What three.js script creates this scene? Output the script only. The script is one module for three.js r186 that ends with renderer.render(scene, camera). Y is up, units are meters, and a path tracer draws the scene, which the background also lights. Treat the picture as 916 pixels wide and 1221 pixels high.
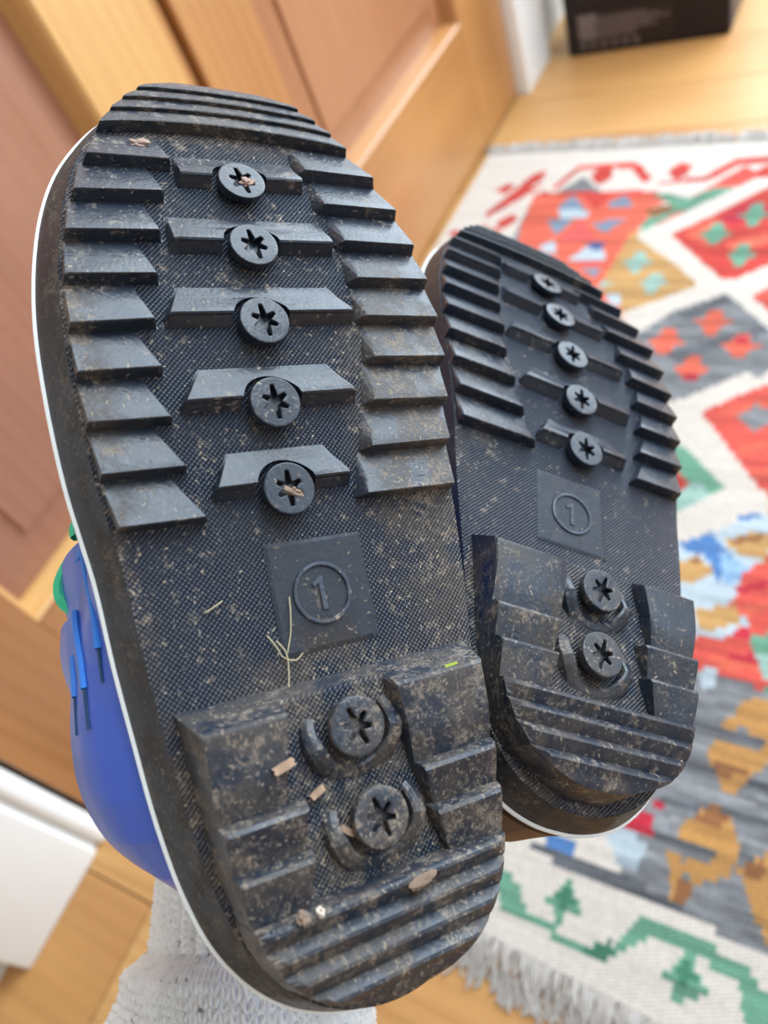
import * as THREE from 'three';
import { mergeGeometries, mergeVertices, toCreasedNormals } from 'three/addons/utils/BufferGeometryUtils.js';
import { RoundedBoxGeometry } from 'three/addons/geometries/RoundedBoxGeometry.js';
import { MarchingCubes } from 'three/addons/objects/MarchingCubes.js';
import { RectAreaLightUniformsLib } from 'three/addons/lights/RectAreaLightUniformsLib.js';
import { Brush, Evaluator, SUBTRACTION } from 'three-bvh-csg';

// ---------------------------------------------------------------- camera, sky, window light, exposure
const scene = new THREE.Scene();
const camera = new THREE.PerspectiveCamera(67.3, 916 / 1221, 0.01, 60);
camera.position.set(0, 0.7, 0);
camera.up.set(-0.14344, 0.59563, -0.79035);
camera.lookAt(-0.48456, 0.7 - 0.7386, -0.46869);
camera.focus = 0.196;                 // on the sole of the front shoe
camera.userData.fStop = 9.6;
scene.add(camera);

const SKY = new THREE.Color().setRGB(0.50, 0.72, 1.0);
scene.background = SKY;               // bright overcast sky, the same all round
scene.backgroundIntensity = 3.0;

const renderer = new THREE.WebGLRenderer({ antialias: true });
renderer.toneMapping = THREE.LinearToneMapping;
renderer.toneMappingExposure = 0.86;
renderer.shadowMap.enabled = true;
RectAreaLightUniformsLib.init();

// daylight coming in through the two glazed openings (the openings themselves are built with the walls)
function windowLight(name, w, h, at, towards, power) {
  const l = new THREE.RectAreaLight(new THREE.Color().setRGB(0.84, 0.94, 1.0), power, w, h);
  l.name = name; l.position.set(...at); l.lookAt(...towards); scene.add(l);
  return l;
}
const FAR_WIN = { x0: -0.5, x1: 1.7, y0: 0.5, y1: 2.3, z: -2.62 };
const ROOF_WIN = { x0: -0.35, x1: 1.75, z0: -2.35, z1: -0.95 };
const SIDE_WIN = { z0: -1.9, z1: -0.5, y0: 0.75, y1: 2.2, x: 2.3 };
windowLight('far_window_daylight', 2.2, 1.8, [0.6, 1.4, -2.6], [0.6, 1.4, 0], 7.5);
windowLight('rooflight_daylight', 2.1, 1.4, [0.7, 2.43, -1.65], [0.7, 0, -1.651], 10);
windowLight('side_window_daylight', 1.4, 1.45, [2.28, 1.475, -1.2], [0, 1.475, -1.2], 2);

// ---------------------------------------------------------------- helpers
function rng(seed) { let s = seed >>> 0; return () => { s = (s + 0x6D2B79F5) >>> 0; let t = Math.imul(s ^ (s >>> 15), 1 | s); t = (t + Math.imul(t ^ (t >>> 7), 61 | t)) ^ t; return ((t ^ (t >>> 14)) >>> 0) / 4294967296; }; }
function hash(x, y, s) { let h = Math.imul(x, 374761393) + Math.imul(y, 668265263) + Math.imul(s, 2147483647 ^ 0x5bd1e995); h = Math.imul(h ^ (h >>> 13), 1274126177); return ((h ^ (h >>> 16)) >>> 0) / 4294967296; }
function vnoise(x, y, s = 0) {
  const xi = Math.floor(x), yi = Math.floor(y), fx = x - xi, fy = y - yi, u = fx * fx * (3 - 2 * fx), v = fy * fy * (3 - 2 * fy);
  const a = hash(xi, yi, s), b = hash(xi + 1, yi, s), c = hash(xi, yi + 1, s), d = hash(xi + 1, yi + 1, s);
  return (a + (b - a) * u) * (1 - v) + (c + (d - c) * u) * v;
}
function fbm(x, y, s = 0, n = 4) { let v = 0, a = 0.5, t = 0; for (let i = 0; i < n; i++) { v += a * vnoise(x, y, s + i * 17); t += a; a *= 0.5; x *= 2.03; y *= 2.03; } return v / t; }
const clamp = (v, a = 0, b = 1) => Math.max(a, Math.min(b, v));
const sstep = (a, b, x) => { const t = clamp((x - a) / (b - a)); return t * t * (3 - 2 * t); };
const lerp = (a, b, t) => a + (b - a) * t;
const toS = (v) => Math.round(255 * (v <= 0.0031308 ? 12.92 * v : 1.055 * Math.pow(clamp(v), 1 / 2.4) - 0.055));
function texture(w, h, srgb, fill, wrap = THREE.RepeatWrapping) {         // fill(i, j) -> linear [r, g, b]
  const d = new Uint8Array(w * h * 4);
  for (let j = 0; j < h; j++) for (let i = 0; i < w; i++) {
    const c = fill(i, j), k = 4 * (j * w + i);
    for (let q = 0; q < 3; q++) d[k + q] = srgb ? toS(c[q]) : Math.round(255 * clamp(c[q]));
    d[k + 3] = 255;
  }
  const t = new THREE.DataTexture(d, w, h);
  t.magFilter = THREE.LinearFilter; t.minFilter = THREE.LinearMipmapLinearFilter; t.generateMipmaps = true;
  t.wrapS = t.wrapT = wrap; if (srgb) t.colorSpace = THREE.SRGBColorSpace; t.needsUpdate = true;
  return t;
}
const used = new Map();
function numbered(name) { const n = used.get(name) || 0; used.set(name, n + 1); return n ? `${name}_${String(n).padStart(3, '0')}` : name; }
function put(name, geo, mat, parent) {                                   // one named Mesh under parent
  const m = new THREE.Mesh(geo, mat); m.name = parent === scene ? numbered(name) : name; m.castShadow = m.receiveShadow = true; parent.add(m); return m;
}
function thing(name, label, category, group) {
  const o = new THREE.Group(); o.name = numbered(name); o.userData = { label, category }; if (group) o.userData.group = group; scene.add(o); return o;
}
function tag(o, label, category, group) { Object.assign(o.userData, { label, category }); if (group) o.userData.group = group; return o; }
function structure(name) { const o = new THREE.Group(); o.name = name; o.userData.kind = 'structure'; scene.add(o); return o; }
// box with uv in metres; the grain runs along the given axis
function box(x0, x1, y0, y1, z0, z1, bevel, grain = 'y', off = [0, 0]) {
  const g = bevel ? new RoundedBoxGeometry(x1 - x0, y1 - y0, z1 - z0, 2, bevel) : new THREE.BoxGeometry(x1 - x0, y1 - y0, z1 - z0);
  g.translate((x0 + x1) / 2, (y0 + y1) / 2, (z0 + z1) / 2);
  return metreUV(g, grain, off);
}
function metreUV(g, grain = 'y', off = [0, 0]) {
  const p = g.attributes.position, n = g.attributes.normal, uv = new Float32Array(p.count * 2), ax = { x: 0, y: 1, z: 2 }[grain];
  for (let i = 0; i < p.count; i++) {
    const P = [p.getX(i), p.getY(i), p.getZ(i)], N = [Math.abs(n.getX(i)), Math.abs(n.getY(i)), Math.abs(n.getZ(i))];
    N[ax] = -1; const big = N.indexOf(Math.max(...N)), o = 3 - ax - big;
    uv[2 * i] = P[o] + off[0]; uv[2 * i + 1] = P[ax] + off[1];
  }
  g.setAttribute('uv', new THREE.BufferAttribute(uv, 2));
  return g;
}
// closed solid through sections (equal-length closed loops of [x, y, z]) with end caps; faces turned outwards
function loft(sections, caps = true, closed = false) {
  const n = sections[0].length, pos = [], idx = [];
  for (const s of sections) for (const p of s) pos.push(...p);
  const S = sections.length;
  for (let k = 0; k < (closed ? S : S - 1); k++) for (let i = 0; i < n; i++) {
    const a = k * n + i, b = k * n + (i + 1) % n, k2 = (k + 1) % S, c = k2 * n + i, d = k2 * n + (i + 1) % n;
    idx.push(a, c, b, b, c, d);
  }
  if (caps && !closed) for (const [k, flip] of [[0, 0], [S - 1, 1]]) {
    const c = [0, 0, 0]; for (const p of sections[k]) for (let q = 0; q < 3; q++) c[q] += p[q] / n;
    pos.push(...c); const ci = pos.length / 3 - 1;
    for (let i = 0; i < n; i++) { const a = k * n + i, b = k * n + (i + 1) % n; flip ? idx.push(ci, b, a) : idx.push(ci, a, b); }
  }
  let vol = 0;
  for (let t = 0; t < idx.length; t += 3) {
    const [a, b, c] = [idx[t] * 3, idx[t + 1] * 3, idx[t + 2] * 3];
    vol += pos[a] * (pos[b + 1] * pos[c + 2] - pos[b + 2] * pos[c + 1]) - pos[a + 1] * (pos[b] * pos[c + 2] - pos[b + 2] * pos[c]) + pos[a + 2] * (pos[b] * pos[c + 1] - pos[b + 1] * pos[c]);
  }
  if (vol < 0) for (let t = 0; t < idx.length; t += 3) { const q = idx[t + 1]; idx[t + 1] = idx[t + 2]; idx[t + 2] = q; }
  const g = new THREE.BufferGeometry(); g.setAttribute('position', new THREE.Float32BufferAttribute(pos, 3)); g.setIndex(idx);
  return g;
}
function tube(points, r, seg = 24, rad = 8) { return new THREE.TubeGeometry(new THREE.CatmullRomCurve3(points.map((p) => new THREE.Vector3(...p))), seg, r, rad, false); }

// ---------------------------------------------------------------- materials
function woodTexture(seed, light, dark, knots = 0) {                     // 0.3 m across, 1.2 m along the grain
  const R = rng(seed), K = []; for (let k = 0; k < knots; k++) K.push([R(), R(), 0.018 + 0.02 * R()]);
  return texture(320, 900, true, (i, j) => {
    const u = i / 320 * 0.3, v = j / 900 * 1.2;
    let w = u + 0.03 * fbm(u * 6, v * 1.3, seed) + 0.004 * fbm(u * 40, v * 8, seed + 3), kn = 0;
    for (const [a, b, r] of K) { const d = Math.hypot((u - a * 0.3), (v - b * 1.2) * 0.45) / r; w += 0.018 * Math.exp(-d * d) * Math.sign(u - a * 0.3); kn = Math.max(kn, sstep(0.42, 0.25, d)); }
    const ring = Math.pow(0.5 + 0.5 * Math.sin(w * 330 + 14 * fbm(u * 5, v * 0.8, seed + 9)), 2.2);
    const fine = fbm(u * 900, v * 9, seed + 5, 2), broad = fbm(u * 9, v * 2.2, seed + 7, 3);
    const t = clamp(0.24 * ring * (0.3 + 1.2 * vnoise(u * 14, v * 1.5, seed + 21)) + 0.28 * (fine - 0.3) + 1.15 * (broad - 0.3) + kn * 0.9);
    return [0, 1, 2].map((q) => lerp(light[q], dark[q], t) * (1 - 0.45 * kn));
  }, THREE.MirroredRepeatWrapping);
}
function woodMaterial(seed, light, dark, rough, knots, coat = 0.35) {
  const map = woodTexture(seed, light, dark, knots); map.repeat.set(1 / 0.3, 1 / 1.2);
  return new THREE.MeshPhysicalMaterial({ map, roughness: rough, clearcoat: coat, clearcoatRoughness: 0.22 });
}
const floorWood = [woodMaterial(11, [0.55, 0.295, 0.098], [0.35, 0.15, 0.042], 0.5, 2, 0.1), woodMaterial(12, [0.52, 0.26, 0.082], [0.32, 0.135, 0.037], 0.5, 1, 0.1), woodMaterial(13, [0.58, 0.33, 0.12], [0.38, 0.175, 0.05], 0.5, 0, 0.1)];
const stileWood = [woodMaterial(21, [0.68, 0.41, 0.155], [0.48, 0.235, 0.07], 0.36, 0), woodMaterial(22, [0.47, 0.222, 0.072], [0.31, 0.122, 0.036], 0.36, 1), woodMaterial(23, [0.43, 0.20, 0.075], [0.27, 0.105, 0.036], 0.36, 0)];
const panelWood = [woodMaterial(31, [0.36, 0.17, 0.108], [0.25, 0.10, 0.056], 0.34, 0), woodMaterial(32, [0.41, 0.185, 0.088], [0.27, 0.102, 0.043], 0.34, 0)];
const whitePaint = new THREE.MeshStandardMaterial({ color: new THREE.Color().setRGB(0.84, 0.83, 0.81), roughness: 0.4 });
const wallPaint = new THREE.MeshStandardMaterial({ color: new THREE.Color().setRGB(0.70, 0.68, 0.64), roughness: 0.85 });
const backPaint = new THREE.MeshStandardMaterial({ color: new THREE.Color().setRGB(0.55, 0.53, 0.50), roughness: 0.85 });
const subfloorPly = new THREE.MeshStandardMaterial({ color: new THREE.Color().setRGB(0.42, 0.29, 0.16), roughness: 0.9 });

// ---------------------------------------------------------------- room shell
const WX = -0.61, RX = 2.3, FZ = -2.62, BZ = 1.9, CY = 2.45;             // cupboard wall, window wall, far wall, back wall, ceiling
{
  const fl = structure('floor'); const R = rng(5), W = 0.145;
  put('subfloor', box(WX - 0.3, RX + 0.2, -0.12, -0.021, FZ - 0.2, BZ + 0.2), subfloorPly, fl);
  let row = 0;
  for (let z = 0.04 - 19 * W; z < BZ + 0.2; z += W, row++) {              // boards lie across the room
    const cuts = [WX - 0.3]; let x = row === 19 ? -0.497 : WX + 0.5 + 1.1 * R();
    if (row === 18) x = 0.9;
    while (x < RX) { cuts.push(x); x += 1.5 + 0.4 * R(); }
    cuts.push(RX + 0.2);
    for (let k = 0; k + 1 < cuts.length; k++)
      put('board', box(cuts[k] + 0.0006, cuts[k + 1] - 0.0006, -0.021, 0, z + 0.0007, z + W - 0.0007, 0.0012, 'x', [R() * 3, R() * 3]), floorWood[Math.floor(R() * 3)], fl);
  }
}
function wall(name, pieces, m = wallPaint) { const w = structure(name); for (const b of pieces) put('wall_panel', box(...b), m, w); return w; }
wall('ceiling', [[WX - 0.3, RX + 0.2, CY, CY + 0.12, FZ - 0.2, ROOF_WIN.z0], [WX - 0.3, RX + 0.2, CY, CY + 0.12, ROOF_WIN.z1, BZ + 0.2], [WX - 0.3, ROOF_WIN.x0, CY, CY + 0.12, ROOF_WIN.z0, ROOF_WIN.z1], [ROOF_WIN.x1, RX + 0.2, CY, CY + 0.12, ROOF_WIN.z0, ROOF_WIN.z1]]);
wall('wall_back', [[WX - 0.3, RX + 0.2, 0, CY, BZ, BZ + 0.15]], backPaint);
wall('wall_far', [[WX - 0.3, FAR_WIN.x0, 0, CY, FZ - 0.15, FZ], [FAR_WIN.x1, RX + 0.2, 0, CY, FZ - 0.15, FZ], [FAR_WIN.x0, FAR_WIN.x1, 0, FAR_WIN.y0, FZ - 0.15, FZ], [FAR_WIN.x0, FAR_WIN.x1, FAR_WIN.y1, CY, FZ - 0.15, FZ]]);
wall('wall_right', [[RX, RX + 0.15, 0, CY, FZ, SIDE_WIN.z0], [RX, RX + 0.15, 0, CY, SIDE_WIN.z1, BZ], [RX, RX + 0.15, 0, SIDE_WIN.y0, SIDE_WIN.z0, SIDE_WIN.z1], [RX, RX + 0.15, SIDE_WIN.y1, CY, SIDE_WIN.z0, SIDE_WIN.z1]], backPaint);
wall('wall_left', [[WX - 0.3, WX - 0.005, 2.02, CY, FZ, BZ], [WX - 0.3, WX - 0.005, 0, 2.02, FZ, -1.437], [WX - 0.3, WX - 0.005, 0, 2.02, -0.004, BZ], [WX - 0.3, WX - 0.06, 0, 2.02, -1.437, -0.004]]);
{
  const w1 = structure('window_1'), F = FAR_WIN, z0 = FZ - 0.1, z1 = FZ - 0.05;
  for (const [a, b] of [[F.x0, F.x0 + 0.05], [F.x1 - 0.05, F.x1], [0.575, 0.625]]) put('window_frame', box(a, b, F.y0, F.y1, z0, z1, 0.004), whitePaint, w1);
  for (const [a, b] of [[F.y0, F.y0 + 0.05], [F.y1 - 0.05, F.y1]]) put('window_frame', box(F.x0, F.x1, a, b, z0 + 0.001, z1 - 0.001, 0.004), whitePaint, w1);
  put('window_sill', box(F.x0 - 0.05, F.x1 + 0.05, F.y0 - 0.03, F.y0, FZ - 0.05, FZ + 0.08, 0.006), whitePaint, w1);
  const w2 = structure('window_2'), S = SIDE_WIN, x0 = RX + 0.05, x1 = RX + 0.1;
  for (const [a, b] of [[S.z0, S.z0 + 0.05], [S.z1 - 0.05, S.z1], [-1.225, -1.175]]) put('window_frame', box(x0, x1, S.y0, S.y1, a, b, 0.004), whitePaint, w2);
  for (const [a, b] of [[S.y0, S.y0 + 0.05], [S.y1 - 0.05, S.y1]]) put('window_frame', box(x0 + 0.001, x1 - 0.001, a, b, S.z0, S.z1, 0.004), whitePaint, w2);
  put('window_sill', box(RX - 0.08, RX + 0.05, S.y0 - 0.03, S.y0, S.z0 - 0.05, S.z1 + 0.05, 0.006), whitePaint, w2);
  const w3 = structure('window_3'), Q = ROOF_WIN;
  for (const [a, b] of [[Q.x0, Q.x0 + 0.04], [Q.x1 - 0.04, Q.x1], [0.68, 0.72]]) put('window_frame', box(a, b, CY + 0.03, CY + 0.08, Q.z0, Q.z1, 0.004), whitePaint, w3);
  for (const [a, b] of [[Q.z0, Q.z0 + 0.04], [Q.z1 - 0.04, Q.z1]]) put('window_frame', box(Q.x0, Q.x1, CY + 0.031, CY + 0.079, a, b, 0.004), whitePaint, w3);
  // white architraves either side of the pine doors, with a rounded bead at the door side
  const profile = (z, dir) => { const s = new THREE.Shape(); s.moveTo(-0.02, 0); s.lineTo(0.008, 0); s.absarc(0.008, 0.011, 0.011, -Math.PI / 2, Math.PI / 2, false); s.lineTo(0.012, 0.024); s.lineTo(0.017, 0.03); s.lineTo(0.017, 0.138); s.absarc(0.013, 0.138, 0.004, 0, Math.PI / 2, false); s.lineTo(-0.02, 0.142); s.closePath();
    const g = new THREE.ExtrudeGeometry(s, { depth: 2.06, bevelEnabled: false, curveSegments: 8 }); const m = new THREE.Matrix4().makeBasis(new THREE.Vector3(1, 0, 0), new THREE.Vector3(0, 0, dir), new THREE.Vector3(0, 1, 0)); g.applyMatrix4(m); g.translate(WX + 0.005, 0.001, z); if (dir > 0) flipWinding(g); return metreUV(toCreasedNormals(g, 0.6)); };
  const t1 = structure('trim_1'); put('architrave', profile(-0.006, 1), whitePaint, t1);
  const t2 = structure('trim_2'); put('architrave', profile(-1.436, -1), whitePaint, t2);
}
function flipWinding(g) {
  const n = g.index ? g.index.count : g.attributes.position.count;
  if (g.index) for (let i = 0; i < n; i += 3) { const a = g.index.getX(i + 1); g.index.setX(i + 1, g.index.getX(i + 2)); g.index.setX(i + 2, a); }
  else for (const k of Object.keys(g.attributes)) { const A = g.attributes[k]; for (let i = 0; i < n; i += 3) for (let c = 0; c < A.itemSize; c++) { const q = A.getComponent(i + 1, c); A.setComponent(i + 1, c, A.getComponent(i + 2, c)); A.setComponent(i + 2, c, q); } }
  return g;
}
// pine panelled door leaf whose face is at WX; z1 is its end towards the camera
function pineDoor(name, z0, z1, za, zb, stileA, stileB, panelM, seed) {   // panel opening runs za..zb (za the far side)
  const d = structure(name), T = 0.04, X0 = WX - T, R = rng(seed), Y0 = 0.006, RB = 0.212, RT = 0.86, LT = 1.06, TB = 1.86, YT = 2.01;
  const o = () => [R() * 2, R() * 2];
  put('stile', box(X0, WX, Y0, YT, z0, za, 0.002, 'y', o()), stileA, d);
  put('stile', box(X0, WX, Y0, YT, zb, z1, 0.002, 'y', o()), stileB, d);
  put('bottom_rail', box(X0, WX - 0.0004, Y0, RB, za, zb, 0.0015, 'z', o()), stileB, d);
  put('lock_rail', box(X0, WX - 0.0004, RT, LT, za, zb, 0.0015, 'z', o()), stileA, d);
  put('top_rail', box(X0, WX - 0.0004, TB, YT, za, zb, 0.0015, 'z', o()), stileA, d);
  for (const [ya, yb] of [[RB, RT], [LT, TB]]) {
    // raised and fielded panel: field stands forward, bevel falls back to the groove all round
    const f = 0.058, lo = WX - 0.03, hi = WX - 0.012, m = 0.012;
    const ring = (e, x) => [[x, ya + e, za + e], [x, ya + e, zb - e], [x, yb - e, zb - e], [x, yb - e, za + e]];
    const g = loft([ring(-0.004, X0 + 0.01), ring(-0.004, lo), ring(f, hi - 0.004), ring(f + 0.0015, hi)]);
    put('panel', metreUV(toCreasedNormals(g, 0.3), 'y', o()), panelM, d);
    for (const [a, b] of [[[ya, za], [ya, zb]], [[yb, za], [yb, zb]], [[ya, za], [yb, za]], [[ya, zb], [yb, zb]]]) {   // sloped moulding along stiles and rails
      const horizontal = a[0] === b[0], sg = horizontal ? (a[0] === ya ? 1 : -1) : (a[1] === za ? 1 : -1);
      const sec = (p, e) => (horizontal ? [[lo - 0.002, p[0], p[1] + e * m], [WX - 0.0008, p[0], p[1]], [WX - 0.003, p[0] + sg * 0.003, p[1] + e * 0.003], [lo - 0.002, p[0] + sg * m, p[1] + e * m]] : [[lo - 0.002, p[0] + e * m, p[1]], [WX - 0.0008, p[0], p[1]], [WX - 0.003, p[0] + e * 0.003, p[1] + sg * 0.003], [lo - 0.002, p[0] + e * m, p[1] + sg * m]]);
      put('moulding', metreUV(toCreasedNormals(loft([sec(a, 1), sec(b, -1)]), 0.3), horizontal ? 'z' : 'y', o()), stileA, d);
    }
  }
  return d;
}
const d1 = pineDoor('door_1', -0.632, -0.012, -0.507, -0.128, stileWood[0], stileWood[2], panelWood[0], 3);  // near stile and bottom rail darker: daylight fading from the far end, put into colour
const d2 = pineDoor('door_2', -1.43, -0.656, -1.255, -0.775, stileWood[1], stileWood[1], panelWood[1], 4);
put('meeting_bead', box(WX - 0.03, WX - 0.008, 0.008, 2.0, -0.6505, -0.6325, 0.003, 'y'), stileWood[1], d1);

// ---------------------------------------------------------------- shoes
// Sole axes in metres: x across, y from heel to toe, z out of the sole; the toe end curls back (toe spring).
const mm = (a) => a.map((p) => p.map((v) => v / 1000));
const SPRING = 2.019, SPRING0 = 0.017, HH = 0.0108, LUG = 0.0037;
const bend = (y) => -SPRING * Math.max(0, y - SPRING0) ** 2;
function loop(points, n) { const c = new THREE.CatmullRomCurve3(points.map((p) => new THREE.Vector3(p[0], p[1], 0)), true, 'centripetal'); return c.getSpacedPoints(n).slice(0, n).map((v) => [v.x, v.y]); }
const OUTLINE = loop(mm([[0, -115], [-12, -111.5], [-21, -104.5], [-28, -94], [-32, -82], [-34.8, -66], [-36.5, -48], [-37.8, -32], [-38.8, -13], [-40, -3], [-41.3, 8], [-42, 20], [-42.2, 32], [-41.8, 45], [-40.6, 56], [-38.6, 67], [-35.4, 79], [-30.6, 91], [-24, 102], [-16, 112], [-7, 119.5], [4, 124.5], [15, 126], [25, 123.4], [33, 118.6], [40, 111], [46, 100], [50, 89], [52.7, 78], [54.2, 66], [54.5, 55], [53.8, 44], [52.2, 32], [50, 20], [48, 9], [46.4, -2], [45, -15], [43.2, -30], [40.5, -48], [38.2, -66], [35, -84], [30, -98], [22.5, -108], [12, -113.8]]), 260);
const HEEL_TOP = loop(mm([[0, -110.6], [-10, -108.3], [-18, -104.6], [-24.5, -97.5], [-28, -88.5], [-30, -77], [-31.2, -66], [-31.8, -50], [-31.8, -43], [36, -43], [35.6, -51], [34.4, -68], [33, -79], [31, -90.5], [26.5, -99.5], [19, -106.4], [10, -109.8]]), 200);
const HEEL_BASE = loop(mm([[0, -112.8], [-11, -110.2], [-20, -105.8], [-27.2, -96], [-30.2, -86], [-31.8, -75.5], [-32.8, -63], [-33.6, -52], [-33.8, -43], [37.6, -43], [37.2, -52], [36, -68], [34.6, -80], [32.4, -91.5], [27.6, -101.5], [20, -108.4], [10.5, -112]]), 200);
function span(out, y) {                                                   // leftmost and rightmost x of an outline at height y
  let lo = Infinity, hi = -Infinity, ex = null;
  for (let i = 0; i < out.length; i++) {
    const a = out[i], b = out[(i + 1) % out.length];
    if ((a[1] - y) * (b[1] - y) <= 0 && a[1] !== b[1]) { const x = a[0] + (b[0] - a[0]) * (y - a[1]) / (b[1] - a[1]); lo = Math.min(lo, x); hi = Math.max(hi, x); }
    if (!ex || Math.abs(a[1] - y) < Math.abs(ex[1] - y)) ex = a;
  }
  return lo > hi ? [ex[0] - 0.0004, ex[0] + 0.0004] : [lo, hi];
}
function offset(out, f) {
  return out.map((p, i) => { const a = out[(i + out.length - 1) % out.length], b = out[(i + 1) % out.length], t = Math.hypot(b[0] - a[0], b[1] - a[1]); const nx = (a[1] - b[1]) / t, ny = (b[0] - a[0]) / t, d = f(nx, ny, p); return [p[0] + nx * d, p[1] + ny * d]; });
}
const wind = (() => { let s = 0; OUTLINE.forEach((p, i) => { const q = OUTLINE[(i + 1) % OUTLINE.length]; s += p[0] * q[1] - q[0] * p[1]; }); return s > 0 ? -1 : 1; })();
const flare = (k) => (nx, ny) => wind * (nx * wind < 0 ? lerp(0.0028, 0.0048, -nx * wind) : lerp(0.0028, 0.003, nx * wind)) * k;
const WELT = offset(OUTLINE, flare(1));

// corners of the forefoot lugs at their heel-side crest (outer, inner), left row then right row
const LEFT = mm([[-29.3, 89.9], [-34.3, 78], [-38.1, 66.1], [-40.2, 54.1], [-41.2, 41.8], [-41.5, 30.3], [-41.3, 18.8], [-40.4, 7.3], [-38.8, -4.4]]);
const LEFT_IN = mm([[-8.8, 90], [-13, 79], [-16.5, 66.7], [-19.7, 54.4], [-22.6, 42.5], [-23.4, 30.6], [-23.5, 18.7], [-22.4, 7.2], [-20, -4.7]]);
const RIGHT = mm([[49.5, 88.6], [52.3, 76.6], [53.6, 64.4], [53.8, 53.1], [53.1, 41.4], [51.7, 29.8], [49.3, 18.2], [46.9, 6.9], [45, -5]]);
const RIGHT_IN = mm([[26.8, 89.8], [28.6, 77.6], [30.4, 65.3], [30.7, 53.6], [29.7, 42.3], [29, 30.6], [25.7, 19], [22.1, 7.2], [17.9, -4.4]]);
const STUDS = mm([[8.2, 84.6], [5.8, 63.8], [3.1, 42.1], [0.9, 21], [-0.2, 0]]);
const BARS = [[-7.8, 26.5, 85.4, 0.7], [-14.4, 28.8, 64.4, 0.9], [-19.8, 28.6, 43.7, 4.5], [-20.3, 23.5, 22, 5.6], [-17.1, 16.9, 1.2, 5]];
const HEEL_STUDS = mm([[1.2, -55.6], [2.2, -75.2]]);

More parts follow.
